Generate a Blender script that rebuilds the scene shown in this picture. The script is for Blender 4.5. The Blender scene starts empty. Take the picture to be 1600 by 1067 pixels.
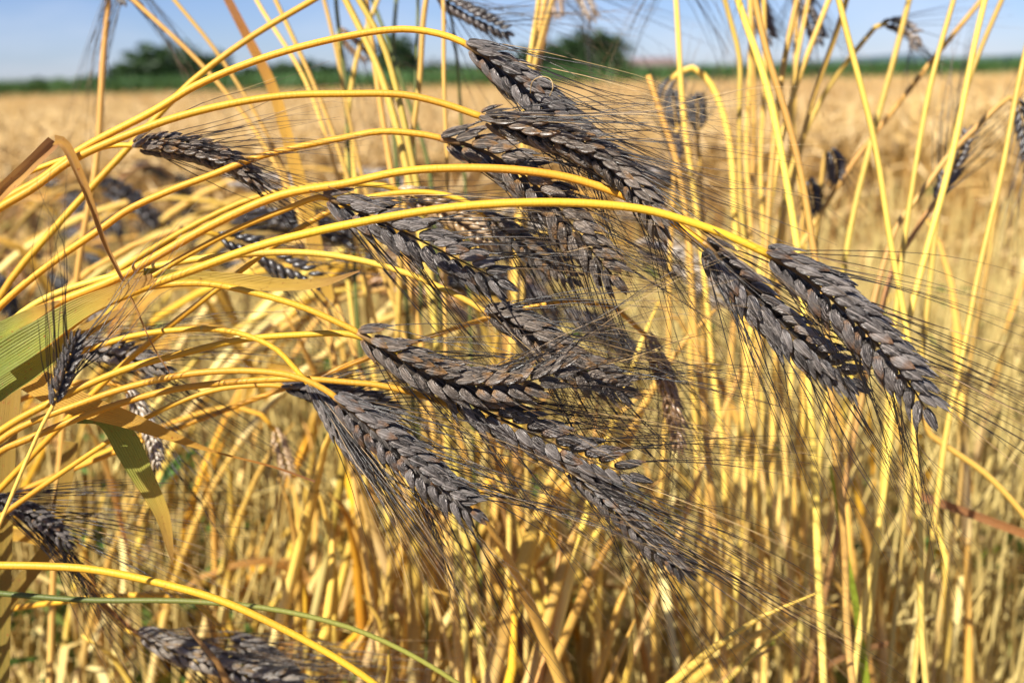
import bpy, math, random
import numpy as np
from mathutils import Vector, Matrix, Quaternion

random.seed(11)
rng = np.random.default_rng(11)
SC = bpy.context.scene
COL = SC.collection
R = math.radians

# ------------------------------------------------------------------ camera
CAM_H, LENS, SENS = 0.95, 38.0, 36.0
PITCH = math.atan((533.5 - 121) / 800 * (SENS / 2) / LENS)
ROLL = R(1.3)
_f = Vector((0, math.cos(PITCH), -math.sin(PITCH)))
_r = Vector((1, 0, 0))
_u = _r.cross(_f)
CR = (_r * math.cos(ROLL) - _u * math.sin(ROLL)).normalized()
CU = (_u * math.cos(ROLL) + _r * math.sin(ROLL)).normalized()
CF = _f
CAM = Vector((0, 0, CAM_H))
cd = bpy.data.cameras.new('camera')
cd.lens = LENS; cd.sensor_width = SENS; cd.sensor_fit = 'HORIZONTAL'
cd.clip_start = 0.02; cd.clip_end = 20000
cd.dof.use_dof = True; cd.dof.focus_distance = 0.445; cd.dof.aperture_fstop = 8.5
cam = bpy.data.objects.new('camera', cd)
m = Matrix((CR, CU, -CF)).transposed().to_4x4(); m.translation = CAM
cam.matrix_world = m
COL.objects.link(cam)
SC.camera = cam
K = (SENS / 2) / LENS / 800

def P(px, py, d):
    """place in the field seen at photo pixel (px, py), d metres away"""
    return CAM + CF * d + CR * ((px - 800) * K * d) + CU * (-(py - 533.5) * K * d)

# ------------------------------------------------------------------ light
SUN_DIR = Vector((-0.62, -0.84, 1.0)).normalized()
elev = math.asin(SUN_DIR.z); azim = math.atan2(SUN_DIR.x, SUN_DIR.y)
w = bpy.data.worlds.new('World'); SC.world = w; w.use_nodes = True
nt = w.node_tree
bg = nt.nodes['Background']; sky = nt.nodes.new('ShaderNodeTexSky')
sky.sky_type = 'NISHITA'; sky.sun_disc = False
sky.sun_elevation = elev; sky.sun_rotation = azim
sky.air_density = 0.9; sky.dust_density = 0.15; sky.ozone_density = 4.0
tint = nt.nodes.new('ShaderNodeMix'); tint.data_type = 'RGBA'; tint.blend_type = 'MULTIPLY'
tint.inputs[0].default_value = 1.0; tint.inputs[7].default_value = (0.80, 0.86, 1.18, 1)
nt.links.new(sky.outputs[0], tint.inputs[6])
tc = nt.nodes.new('ShaderNodeTexCoord'); mpn = nt.nodes.new('ShaderNodeMapping'); mpn.inputs['Scale'].default_value = (2.2, 2.2, 9.0)
cn = nt.nodes.new('ShaderNodeTexNoise'); cn.inputs['Scale'].default_value = 2.0; cn.inputs['Detail'].default_value = 5; cn.inputs['Roughness'].default_value = 0.55
cr = nt.nodes.new('ShaderNodeMapRange'); cr.inputs[1].default_value = 0.45; cr.inputs[2].default_value = 0.75; cr.inputs[3].default_value = 0.0; cr.inputs[4].default_value = 0.35
cl_ = nt.nodes.new('ShaderNodeMix'); cl_.data_type = 'RGBA'; cl_.inputs[7].default_value = (9.0, 9.2, 10.5, 1)
nt.links.new(tc.outputs['Generated'], mpn.inputs[0]); nt.links.new(mpn.outputs[0], cn.inputs['Vector']); nt.links.new(cn.outputs['Fac'], cr.inputs[0])
nt.links.new(cr.outputs[0], cl_.inputs[0]); nt.links.new(tint.outputs[2], cl_.inputs[6])
nt.links.new(cl_.outputs[2], bg.inputs[0]); bg.inputs[1].default_value = 0.05
sl = bpy.data.lights.new('sun', 'SUN'); sl.energy = 5.0; sl.angle = R(0.53); sl.color = (1, 0.95, 0.86)
so = bpy.data.objects.new('sun', sl); so.rotation_euler = SUN_DIR.to_track_quat('Z', 'Y').to_euler()
so.location = (0, 0, 30); COL.objects.link(so)
SC.view_settings.view_transform = 'Standard'; SC.view_settings.look = 'None'
SC.view_settings.exposure = 1.0; SC.view_settings.gamma = 1
SC.view_settings.use_curve_mapping = False
SC.cycles.max_bounces = 8; SC.cycles.transparent_max_bounces = 6
SC.cycles.use_denoising = True
SC.cycles.sample_clamp_indirect = 4.0

# ------------------------------------------------------------------ materials
class NT:
    def __init__(s, name):
        s.m = bpy.data.materials.new(name); s.m.use_nodes = True
        s.t = s.m.node_tree; s.b = s.t.nodes['Principled BSDF']; s.out = s.t.nodes['Material Output']
    def n(s, typ, **kw):
        k = s.t.nodes.new(typ)
        for a, v in kw.items():
            if a.startswith('i_'): k.inputs[int(a[2:])].default_value = v
            else: setattr(k, a, v)
        return k
    def l(s, a, b): s.t.links.new(a, b)
    def noise(s, vec, scale, detail=3, rough=0.6):
        k = s.n('ShaderNodeTexNoise'); k.inputs['Scale'].default_value = scale
        k.inputs['Detail'].default_value = detail; k.inputs['Roughness'].default_value = rough
        if vec is not None: s.l(vec, k.inputs['Vector'])
        return k.outputs['Fac']
    def ramp(s, fac, stops, interp='LINEAR'):
        k = s.n('ShaderNodeValToRGB'); e = k.color_ramp; e.interpolation = interp
        while len(e.elements) < len(stops): e.elements.new(0.5)
        for q, (p, c) in zip(e.elements, stops): q.position = p; q.color = tuple(c) + (1,) if len(c) == 3 else c
        s.l(fac, k.inputs[0]); return k.outputs[0]
    def math(s, op, a, b=None, c=None):
        k = s.n('ShaderNodeMath', operation=op)
        for i, v in enumerate((a, b, c)):
            if v is None: continue
            if isinstance(v, (int, float)): k.inputs[i].default_value = v
            else: s.l(v, k.inputs[i])
        return k.outputs[0]
    def mix(s, fac, a, b, mode='MIX'):
        k = s.n('ShaderNodeMix', data_type='RGBA', blend_type=mode)
        for i, v in ((0, fac), (6, a), (7, b)):
            if isinstance(v, (int, float)): k.inputs[i].default_value = v
            elif isinstance(v, tuple): k.inputs[i].default_value = v + (1,) if len(v) == 3 else v
            else: s.l(v, k.inputs[i])
        return k.outputs[2]
    def obj(s): return s.n('ShaderNodeTexCoord').outputs['Object']
    def rnd(s): return s.n('ShaderNodeObjectInfo').outputs['Random']
    def attr(s, name): return s.n('ShaderNodeAttribute', attribute_name=name).outputs['Fac']
    def hsv(s, col, h=0.5, sa=1.0, v=1.0):
        k = s.n('ShaderNodeHueSaturation')
        for nm, x in (('Hue', h), ('Saturation', sa), ('Value', v)):
            if isinstance(x, (int, float)): k.inputs[nm].default_value = x
            else: s.l(x, k.inputs[nm])
        s.l(col, k.inputs['Color']); return k.outputs[0]
    def rng(s, v, lo, hi):
        k = s.n('ShaderNodeMapRange'); s.l(v, k.inputs[0]); k.inputs[3].default_value = lo; k.inputs[4].default_value = hi
        return k.outputs[0]
    def bump(s, h, strength, dist=0.001):
        k = s.n('ShaderNodeBump'); k.inputs['Strength'].default_value = strength; k.inputs['Distance'].default_value = dist
        s.l(h, k.inputs['Height']); s.l(k.outputs[0], s.b.inputs['Normal'])
    def fin(s, col, rough, spec=0.5, trans=0.0):
        s.l(col, s.b.inputs['Base Color']) if not isinstance(col, tuple) else None
        if isinstance(rough, (int, float)): s.b.inputs['Roughness'].default_value = rough
        else: s.l(rough, s.b.inputs['Roughness'])
        s.b.inputs['Specular IOR Level'].default_value = spec
        if trans > 0:
            tr = s.n('ShaderNodeBsdfTranslucent'); s.l(col, tr.inputs[0])
            mx = s.n('ShaderNodeMixShader'); mx.inputs[0].default_value = trans
            s.l(s.b.outputs[0], mx.inputs[1]); s.l(tr.outputs[0], mx.inputs[2]); s.l(mx.outputs[0], s.out.inputs[0])
        return s.m

def mat_straw(name, stops, fleck=0.5, vary=1.0, pale=0.12):
    """stops run along the stem attribute tt"""
    k = NT(name); o = k.obj(); r = k.rnd()
    base = k.ramp(k.attr('tt'), stops)
    n1 = k.noise(o, 14, 2); n2 = k.noise(o, 300, 4, 0.7)
    mp = k.n('ShaderNodeMapping'); mp.inputs['Scale'].default_value = (900, 900, 40); k.l(o, mp.inputs[0])
    n3 = k.noise(mp.outputs[0], 1.0, 2)
    col = k.hsv(base, k.rng(n1, 0.475, 0.52), 1.0, k.rng(n1, 0.74, 1.18))
    col = k.mix(k.math('MULTIPLY', k.ramp(n2, [(0.62, (0, 0, 0)), (0.74, (1, 1, 1))]), fleck), col, (0.30, 0.14, 0.03))
    col = k.mix(k.rng(n3, 0.0, pale), col, (0.80, 0.55, 0.16))
    h2 = k.math('ADD', k.math('MULTIPLY', k.math('SUBTRACT', r, 0.5), 0.018 * vary), 0.5)
    col = k.hsv(col, h2, 1.0, k.rng(k.math('FRACT', k.math('MULTIPLY', r, 7.3)), 1 - 0.18 * vary, 1 + 0.16 * vary))
    k.bump(n3, 0.4, 0.0006)
    return k.fin(col, k.rng(n2, 0.38, 0.62), 0.3)

GOLD = [(0.0, (0.42, 0.30, 0.06)), (0.45, (0.58, 0.30, 0.018)), (0.75, (0.63, 0.315, 0.014)), (1.0, (0.64, 0.33, 0.018))]
M = {}
M['gold'] = mat_straw('golden_straw', GOLD, 0.75, 1.0)
M['green_gold'] = mat_straw('green_golden_straw', [(0, (0.30, 0.30, 0.05)), (0.55, (0.40, 0.36, 0.05)), (0.72, (0.48, 0.40, 0.05)), (0.86, (0.66, 0.42, 0.05)), (1, (0.70, 0.42, 0.05))], 0.3, 0.3)
M['straw'] = mat_straw('pale_yellow_straw', [(0, (0.64, 0.50, 0.20)), (0.35, (0.74, 0.57, 0.21)), (0.6, (0.62, 0.40, 0.075)), (0.8, (0.56, 0.345, 0.055)), (1, (0.56, 0.33, 0.05))], 0.5, 1.6, 0.3)  # paler low on the stem: straw tone plus light put into the colour
M['brown_straw'] = mat_straw('weathered_brown_straw', [(0, (0.22, 0.13, 0.05)), (1, (0.45, 0.25, 0.07))], 0.8, 1.5)
M['rachis'] = mat_straw('shade_toned_ear_axis', [(0, (0.30, 0.16, 0.05)), (0.08, (0.08, 0.045, 0.025)), (1, (0.03, 0.02, 0.015))], 0.5, 0.3)  # axis darkened in colour to read as the shaded gap between husk rows
M['green_stem'] = mat_straw('dull_green_stem', [(0, (0.07, 0.09, 0.02)), (0.8, (0.085, 0.105, 0.022)), (1, (0.26, 0.24, 0.04))], 0.4, 0.4, 0.02)

def mat_scale(name, dark, bloom, tan, tan_amt):
    k = NT(name); o = k.obj(); r = k.rnd()
    add = k.n('ShaderNodeVectorMath', operation='ADD'); k.l(o, add.inputs[0])
    cmb = k.n('ShaderNodeCombineXYZ'); rr = k.math('MULTIPLY', r, 37.0)
    for i in range(3): k.l(rr, cmb.inputs[i])
    k.l(cmb.outputs[0], add.inputs[1]); v = add.outputs[0]
    sep = k.n('ShaderNodeSeparateXYZ'); k.l(o, sep.inputs[0])
    n1 = k.noise(v, 2.6, 4, 0.65)
    mp = k.n('ShaderNodeMapping'); mp.inputs['Scale'].default_value = (24, 1.6, 6); k.l(v, mp.inputs[0])
    n2 = k.noise(mp.outputs[0], 1.0, 2)
    f = k.math('ADD', k.math('MULTIPLY', k.math('FRACT', k.math('MULTIPLY', r, 3.7)), 0.5), k.math('SUBTRACT', n1, 0.25))
    col = k.mix(k.ramp(f, [(0.28, (0, 0, 0)), (0.78, (1, 1, 1))]), dark, bloom)
    painted_glint = tuple(min(0.62, c * 2.5) for c in bloom)  # pale highlight put into the colour, along rib streaks and the keel
    col = k.mix(k.math('MULTIPLY', k.ramp(n2, [(0.50, (0, 0, 0)), (0.68, (1, 1, 1))]), k.rng(k.math('FRACT', k.math('MULTIPLY', r, 5.9)), 0.2, 0.95)), col, painted_glint)
    keel_glint = k.math('POWER', 2.718, k.math('MULTIPLY', k.math('POWER', k.math('DIVIDE', k.math('SUBTRACT', sep.outputs[0], 0.10), 0.035), 2.0), -1.0))
    col = k.mix(k.math('MULTIPLY', keel_glint, 0.6), col, painted_glint)
    y = sep.outputs[1]
    edge = k.math('MULTIPLY', k.math('ADD', k.math('ABSOLUTE', k.math('SUBTRACT', y, 0.42)), k.math('SUBTRACT', n1, 0.62)), 2.2)
    gate = k.math('MULTIPLY', k.math('LESS_THAN', k.math('FRACT', k.math('MULTIPLY', r, 11.3)), tan_amt), 1.0)
    tf = k.math('MULTIPLY', k.math('MINIMUM', k.math('MAXIMUM', edge, 0.0), 0.85), gate)
    col = k.mix(tf, col, tan)
    wv = k.math('SINE', k.math('MULTIPLY', sep.outputs[0], 62.0))
    k.bump(k.math('ADD', k.math('MULTIPLY', wv, 0.5), k.math('MULTIPLY', n2, 2.6)), 0.8, 0.0008)
    return k.fin(col, k.rng(n1, 0.26, 0.46), 0.8)

M['glume'] = mat_scale('charcoal_husk', (0.011, 0.0085, 0.0075), (0.215, 0.186, 0.166), (0.27, 0.13, 0.05), 0.16)
M['glume_tan'] = mat_scale('tan_flecked_husk', (0.013, 0.0095, 0.007), (0.225, 0.180, 0.142), (0.38, 0.19, 0.055), 0.40)
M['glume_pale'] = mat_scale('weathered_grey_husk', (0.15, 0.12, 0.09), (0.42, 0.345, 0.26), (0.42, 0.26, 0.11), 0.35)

M['glume_black'] = mat_scale('black_husk', (0.010, 0.008, 0.007), (0.050, 0.040, 0.035), (0.16, 0.08, 0.03), 0.1)
def mat_awn(name, stops):
    k = NT(name); t = k.attr('tt'); rr = k.attr('rr')
    f = k.math('ADD', t, k.math('MULTIPLY', k.math('SUBTRACT', rr, 0.5), 0.7))
    col = k.ramp(f, stops)
    return k.fin(col, 0.32, 0.6)
M['awn'] = mat_awn('dark_awn', [(0.0, (0.010, 0.008, 0.007)), (0.55, (0.022, 0.015, 0.011)), (0.85, (0.085, 0.05, 0.024)), (1.0, (0.22, 0.14, 0.06))])
M['awn_pale'] = mat_awn('pale_awn', [(0.0, (0.10, 0.06, 0.03)), (0.4, (0.35, 0.22, 0.09)), (1.0, (0.55, 0.38, 0.17))])

def mat_leaf(name, stops, speck=(0.32, 0.06, 0.02), trans=0.35):
    k = NT(name); o = k.obj(); t = k.attr('tt'); x = k.attr('xx')
    n1 = k.noise(o, 30, 3); n2 = k.noise(o, 650, 2)
    mp = k.n('ShaderNodeCombineXYZ'); k.l(k.math('MULTIPLY', x, 16.0), mp.inputs[0]); k.l(k.math('MULTIPLY', t, 2.5), mp.inputs[1]); k.l(k.rnd(), mp.inputs[2])
    n3 = k.noise(mp.outputs[0], 1.6, 3)
    col = k.ramp(k.math('ADD', t, k.math('MULTIPLY', k.math('SUBTRACT', n3, 0.5), 0.55)), stops)
    col = k.hsv(col, 0.5, 1.0, k.rng(n1, 0.7, 1.3))
    col = k.mix(k.ramp(n2, [(0.66, (0, 0, 0)), (0.72, (0.8, 0.8, 0.8))]), col, speck)
    col = k.mix(k.math('MULTIPLY', k.ramp(k.math('SINE', k.math('MULTIPLY', x, 34.0)), [(0.55, (0, 0, 0)), (0.95, (1, 1, 1))]), 0.28), col, (0.14, 0.075, 0.025))
    k.bump(k.math('ADD', n3, k.math('MULTIPLY', k.math('SINE', k.math('MULTIPLY', x, 34.0)), 0.3)), 0.6, 0.001)
    return k.fin(col, 0.5, 0.35, trans)
M['leaf_dry'] = mat_leaf('dry_tan_leaf', [(0, (0.56, 0.30, 0.06)), (0.35, (0.44, 0.22, 0.055)), (0.6, (0.55, 0.31, 0.09)), (1, (0.36, 0.18, 0.07))])
M['leaf_orange'] = mat_leaf('orange_leaf', [(0, (0.55, 0.33, 0.05)), (0.6, (0.60, 0.33, 0.05)), (0.85, (0.45, 0.19, 0.04)), (1, (0.34, 0.16, 0.07))])
M['leaf_green'] = mat_leaf('ageing_green_leaf', [(0, (0.14, 0.19, 0.03)), (0.45, (0.30, 0.31, 0.05)), (0.75, (0.50, 0.31, 0.05)), (1, (0.45, 0.24, 0.06))])
M['leaf_dark'] = mat_leaf('dark_green_leaf', [(0, (0.07, 0.10, 0.03)), (0.6, (0.11, 0.13, 0.03)), (1, (0.36, 0.22, 0.04))])
M['leaf_yellow'] = mat_leaf('yellowing_leaf', [(0, (0.24, 0.25, 0.04)), (0.25, (0.55, 0.38, 0.06)), (0.7, (0.60, 0.38, 0.07)), (1, (0.36, 0.19, 0.07))], (0.34, 0.16, 0.03))
M['leaf_lime'] = mat_leaf('lime_blade', [(0, (0.34, 0.40, 0.04)), (1, (0.30, 0.38, 0.03))], (0.30, 0.36, 0.05))

def mat_field(name, a, b, c, scale, rough=0.6, trans=0.0):
    k = NT(name); o = k.obj(); n1 = k.noise(o, scale, 3); rr = k.attr('rr')
    col = k.ramp(rr, [(0, a), (0.5, b), (1, c)])
    col = k.hsv(col, k.rng(n1, 0.49, 0.51), 1.0, k.rng(n1, 0.72, 1.25))
    n0 = k.noise(o, scale * 0.3, 4); col = k.hsv(col, k.rng(n0, 0.485, 0.512), 1.0, k.rng(n0, 0.65, 1.3))
    return k.fin(col, rough, 0.3, trans)
M['wheat_field'] = mat_field('ripe_wheat', (0.42, 0.22, 0.05), (0.50, 0.31, 0.10), (0.66, 0.48, 0.24), 0.7)
M['thicket'] = mat_field('thicket_straw', (0.54, 0.39, 0.13), (0.68, 0.53, 0.20), (0.76, 0.63, 0.30), 3)
M['crop'] = mat_field('green_crop', (0.05, 0.115, 0.030), (0.075, 0.155, 0.04), (0.10, 0.19, 0.055), 0.5, 0.5, 0.25)
M['foliage'] = mat_field('tree_foliage', (0.022, 0.045, 0.016), (0.034, 0.070, 0.022), (0.055, 0.095, 0.03), 0.25, 0.55, 0.25)
M['weed'] = mat_field('weed_leaf', (0.06, 0.12, 0.025), (0.09, 0.17, 0.035), (0.16, 0.22, 0.05), 6, 0.5, 0.3)
M['litter'] = mat_field('dead_leaf_litter', (0.24, 0.13, 0.05), (0.46, 0.30, 0.12), (0.62, 0.46, 0.22), 9, 0.7, 0.2)

k = NT('bark'); M['bark'] = k.fin(k.ramp(k.noise(k.obj(), 4, 4), [(0.3, (0.05, 0.035, 0.025)), (0.7, (0.13, 0.10, 0.075))]), 0.9, 0.2)
k = NT('dry_soil'); o = k.obj(); n1 = k.noise(o, 9, 6, 0.7)
k.bump(n1, 0.8, 0.03)
M['soil'] = k.fin(k.ramp(n1, [(0.25, (0.12, 0.08, 0.045)), (0.5, (0.22, 0.15, 0.085)), (0.75, (0.32, 0.23, 0.13))]), 0.95, 0.1)
k = NT('stubble_canopy'); o = k.obj(); n1 = k.noise(o, 22, 5, 0.7); n2 = k.noise(o, 0.3, 3)
k.bump(n1, 1.0, 0.05)
M['canopy'] = k.fin(k.hsv(k.ramp(n1, [(0.25, (0.32, 0.19, 0.065)), (0.5, (0.50, 0.33, 0.13)), (0.75, (0.62, 0.45, 0.22))]), 0.5, 1.0, k.rng(n2, 0.8, 1.2)), 0.8, 0.2)
k = NT('roof_tile'); M['tile'] = k.fin(k.ramp(k.noise(k.obj(), 2, 4), [(0.3, (0.15, 0.10, 0.095)), (0.7, (0.21, 0.15, 0.14))]), 0.8, 0.2)
k = NT('plaster'); M['plaster'] = k.fin(k.ramp(k.noise(k.obj(), 1, 4), [(0.3, (0.38, 0.34, 0.30)), (0.7, (0.48, 0.44, 0.39))]), 0.8, 0.2)
k = NT('window_glass'); M['glass'] = k.fin(k.ramp(k.noise(k.obj(), 1, 1), [(0.3, (0.02, 0.025, 0.03)), (0.7, (0.03, 0.035, 0.04))]), 0.15, 0.5)
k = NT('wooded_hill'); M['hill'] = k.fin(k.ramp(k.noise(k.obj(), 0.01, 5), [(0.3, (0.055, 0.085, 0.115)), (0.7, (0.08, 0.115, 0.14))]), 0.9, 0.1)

# ------------------------------------------------------------------ mesh helpers
class MB:
    """collects geometry with float attributes for one mesh"""
    def __init__(s): s.v = []; s.f = []; s.n = 0; s.a = {}
    def add(s, verts, faces, **attrs):
        verts = np.asarray(verts, float); k = len(verts)
        s.v.append(verts)
        for f in faces: s.f.append(tuple(i + s.n for i in f))
        for nm in set(list(attrs) + list(s.a)):
            s.a.setdefault(nm, [np.zeros(s.n)])
            x = attrs.get(nm, 0.0); s.a[nm].append(np.full(k, x) if np.isscalar(x) else np.asarray(x, float))
        s.n += k
    def mesh(s, name, mat, smooth=True):
        me = bpy.data.meshes.new(name)
        V = np.concatenate(s.v) if s.v else np.zeros((0, 3))
        me.from_pydata(V.tolist(), [], s.f)
        for nm, parts in s.a.items():
            at = me.attributes.new(nm, 'FLOAT', 'POINT'); at.data.foreach_set('value', np.concatenate(parts).astype(np.float32))
        if smooth: me.polygons.foreach_set('use_smooth', [True] * len(me.polygons))
        me.materials.append(M[mat] if isinstance(mat, str) else mat)
        me.update(); return me

def fast_mesh(name, V, F, mat, attrs=None, smooth=False):
    """V (n,3), F (m,3|4) numpy"""
    me = bpy.data.meshes.new(name); k = F.shape[1]
    me.vertices.add(len(V)); me.vertices.foreach_set('co', V.astype(np.float32).ravel())
    me.loops.add(F.size); me.loops.foreach_set('vertex_index', F.astype(np.int32).ravel())
    me.polygons.add(len(F)); me.polygons.foreach_set('loop_start', np.arange(0, F.size, k, dtype=np.int32))
    if smooth: me.polygons.foreach_set('use_smooth', np.ones(len(F), bool))
    for nm, x in (attrs or {}).items():
        at = me.attributes.new(nm, 'FLOAT', 'POINT'); at.data.foreach_set('value', x.astype(np.float32))
    me.update(calc_edges=True); me.validate(); me.materials.append(M[mat]); return me

def ob(name, me, parent=None, loc=None):
    o = bpy.data.objects.new(name, me); COL.objects.link(o)
    if parent is not None: o.parent = parent
    if loc is not None: o.location = loc
    return o

def tag(o, label=None, cat=None, group=None, kind=None):
    if label: o['label'] = label
    if cat: o['category'] = cat
    if group: o['group'] = group
    if kind: o['kind'] = kind
    return o

def spline(pts, n):
    """Catmull-Rom through pts, n samples even in arc length"""
    p = np.array([tuple(q) for q in pts], float)
    if len(p) == 2: return p[0] + (p[1] - p[0]) * np.linspace(0, 1, n)[:, None]
    e = np.vstack([2 * p[0] - p[1], p, 2 * p[-1] - p[-2]])
    out = []
    for i in range(1, len(e) - 2):
        p0, p1, p2, p3 = e[i - 1], e[i], e[i + 1], e[i + 2]
        a = np.array([0, 1, 2, 3], float)
        for j in range(3):
            a[j + 1] = a[j] + max(1e-6, np.linalg.norm((p1 - p0, p2 - p1, p3 - p2)[j])) ** 0.5
        t = np.linspace(a[1], a[2], 24, endpoint=False)[:, None]
        A1 = (a[1] - t) / (a[1] - a[0]) * p0 + (t - a[0]) / (a[1] - a[0]) * p1
        A2 = (a[2] - t) / (a[2] - a[1]) * p1 + (t - a[1]) / (a[2] - a[1]) * p2
        A3 = (a[3] - t) / (a[3] - a[2]) * p2 + (t - a[2]) / (a[3] - a[2]) * p3
        B1 = (a[2] - t) / (a[2] - a[0]) * A1 + (t - a[0]) / (a[2] - a[0]) * A2
        B2 = (a[3] - t) / (a[3] - a[1]) * A2 + (t - a[1]) / (a[3] - a[1]) * A3
        out.append((a[2] - t) / (a[2] - a[1]) * B1 + (t - a[1]) / (a[2] - a[1]) * B2)
    q = np.vstack(out + [p[-1:]])
    s = np.concatenate([[0], np.cumsum(np.linalg.norm(np.diff(q, axis=0), axis=1))])
    u = np.linspace(0, s[-1], n)
    return np.stack([np.interp(u, s, q[:, i]) for i in range(3)], 1)

def nrm(a): return a / np.maximum(1e-12, np.linalg.norm(a, axis=-1, keepdims=True))

def frames(C):
    T = nrm(np.gradient(C, axis=0)); A = np.zeros_like(T)
    a = np.array([0, 0, 1.0]) if abs(T[0][2]) < 0.9 else np.array([1.0, 0, 0])
    for i, t in enumerate(T):
        a = a - t * a.dot(t); a = a / np.linalg.norm(a); A[i] = a
    return T, A, np.cross(T, A)

def tube(mb, C, rad, sides=8, cap=True, **attrs):
    C = np.asarray(C, float); n = len(C); T, A, B = frames(C)
    rad = np.broadcast_to(rad, (n,))
    ang = np.arange(sides) * 2 * math.pi / sides
    V = (C[:, None, :] + rad[:, None, None] * (A[:, None, :] * np.cos(ang)[None, :, None] + B[:, None, :] * np.sin(ang)[None, :, None])).reshape(-1, 3)
    F = []
    for i in range(n - 1):
        for j in range(sides):
            a = i * sides + j; b = i * sides + (j + 1) % sides
            F.append((a, b, b + sides, a + sides))
    if cap and sides > 3:
        F.append(tuple(range(sides))[::-1]); F.append(tuple((n - 1) * sides + j for j in range(sides)))
    at = {'tt': np.repeat(np.linspace(0, 1, n), sides)}
    for k_, x in attrs.items(): at[k_] = x if np.isscalar(x) else np.repeat(x, sides)
    mb.add(V, F, **at)

def scale_mesh(name, rings, seg, mat, seed=0, beak=0.035):
    """boat-shaped husk: along +Y from 0 to 1, +-0.5 wide in X, keeled back towards +Z"""
    r_ = np.random.default_rng(seed); mb = MB(); V = []; F = []
    us = np.linspace(0.02, 0.985, rings)
    sk = r_.uniform(-0.07, 0.07)
    for u in us:
        wv = 0.5 * (math.sin(math.pi * min(1, (0.05 + 0.95 * u) ** 0.74)) ** 0.85) + 0.015
        hv = 0.46 * (math.sin(math.pi * min(1, (0.10 + 0.90 * u) ** 0.72)) ** 0.85) + 0.02
        if u > 0.9: wv = max(wv * 0.8, beak); hv = max(hv * 0.8, beak)
        for j in range(seg):
            a = 2 * math.pi * j / seg + math.pi / 2
            x = math.cos(a) * wv; z = math.sin(a) * hv
            z *= 1.0 if z > 0 else 0.45
            if z > 0: z += 0.17 * math.exp(-((x / max(wv, 1e-3) - 0.2) / 0.20) ** 2) * math.sin(math.pi * u)
            z += -0.34 * (u - 0.35) ** 2
            V.append((x + sk * math.sin(math.pi * u) + r_.normal(0, 0.008), u, z + r_.normal(0, 0.008)))
    for i in range(rings - 1):
        for j in range(seg):
            a = i * seg + j; b = i * seg + (j + 1) % seg; F.append((a, a + seg, b + seg, b))
    F.append(tuple(range(seg))); F.append(tuple((rings - 1) * seg + j for j in range(seg))[::-1])
    mb.add(V, F); return mb.mesh(name, mat)

GL = {mt: [scale_mesh('glume', 9, 12, mt, q) for q in range(5)] for mt in ('glume', 'glume_tan', 'glume_pale')}
LM = {mt: [scale_mesh('lemma', 8, 8, mt, 20 + q, 0.04) for q in range(3)] for mt in ('glume', 'glume_tan', 'glume_pale')}
def me_arr(me):
    V = np.empty(len(me.vertices) * 3); me.vertices.foreach_get('co', V)
    return V.reshape(-1, 3), [tuple(p.vertices) for p in me.polygons]
LOWS = [me_arr(scale_mesh('low_scale', 5, 6, 'glume', 40 + q)) for q in range(3)]

def ear_layout(C, roll, m_, fat, view, seed):
    """husks (matrix, kind) and awn starts for an ear along the curve C; view = where its face looks"""
    r_ = np.random.default_rng(seed); n = len(C)
    T = nrm(np.gradient(C, axis=0)); L = np.linalg.norm(np.diff(C, axis=0), axis=1).sum()
    q = L / m_; lat = q * fat
    husks = []; awns = []
    def at(t):
        x = min(max(t, 0), 1) * (n - 1); i = min(int(x), n - 2); f = x - i
        c = C[i] * (1 - f) + C[i + 1] * f; tt = nrm(T[i] * (1 - f) + T[i + 1] * f)
        N0 = np.asarray(view) - tt * np.dot(view, tt); N0 = nrm(N0); S0 = np.cross(tt, N0)
        N = math.cos(roll) * N0 + math.sin(roll) * S0
        return c, tt, N, np.cross(tt, N)
    def put(pos, ydir, zdir, l, wd, th, kind):
        y = nrm(ydir); z = nrm(zdir - y * np.dot(zdir, y)); x = np.cross(y, z)
        mt = Matrix(((x[0] * wd, y[0] * l, z[0] * th, pos[0]), (x[1] * wd, y[1] * l, z[1] * th, pos[1]), (x[2] * wd, y[2] * l, z[2] * th, pos[2]), (0, 0, 0, 1)))
        husks.append((mt, kind)); return pos + y * l
    for k_ in range(m_):
        for s in (-1, 1):
            t = (k_ + (0.5 if s > 0 else 0.0)) / m_ * 0.96
            env = min(1.0, 0.62 + 1.9 * t) * (1.0 if t < 0.7 else 1.0 - 0.45 * ((t - 0.7) / 0.3))
            c, tt, N, S = at(t)
            Ss = S * s; g = lat * env; j = lambda sd: r_.normal(0, sd)
            a = R(25 + j(5)); ll = q * (1.48 + 0.30 * (1 - t)) * (0.9 + 0.1 * env)
            for e in (-1, 1):
                yd = tt * math.cos(a) + Ss * math.sin(a) + N * e * math.sin(R(13 + j(5)))
                put(c + Ss * g * (0.33 + j(.03)) + N * e * g * (0.37 + j(.03)), yd, N * e * 1.0 + Ss * 0.55, ll * (1 + j(.09)), g * (0.74 + j(.04)), g * 0.66, 'glume')
                yd = tt * math.cos(a * 1.1) + Ss * math.sin(a * 1.15) + N * e * math.sin(R(3 + j(4)))
                tip = put(c + tt * q * 0.34 + Ss * g * (0.66 + j(.04)) + N * e * g * (0.20 + j(.04)), yd, Ss * 1.0 + N * e * 0.55, ll * (1.05 + j(.08)), g * 0.50, g * 0.52, 'lemma')
                awns.append((tip - nrm(yd) * ll * 0.06, nrm(yd), tt, Ss, N * e, t))
    c, tt, N, S = at(1.0)
    for e in (-1, 1):
        put(c - tt * q * 0.5 + N * e * lat * 0.14, tt + N * e * 0.12, N * e, q * 1.5, lat * 0.5, lat * 0.4, 'glume')
    return husks, awns, q, L

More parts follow.
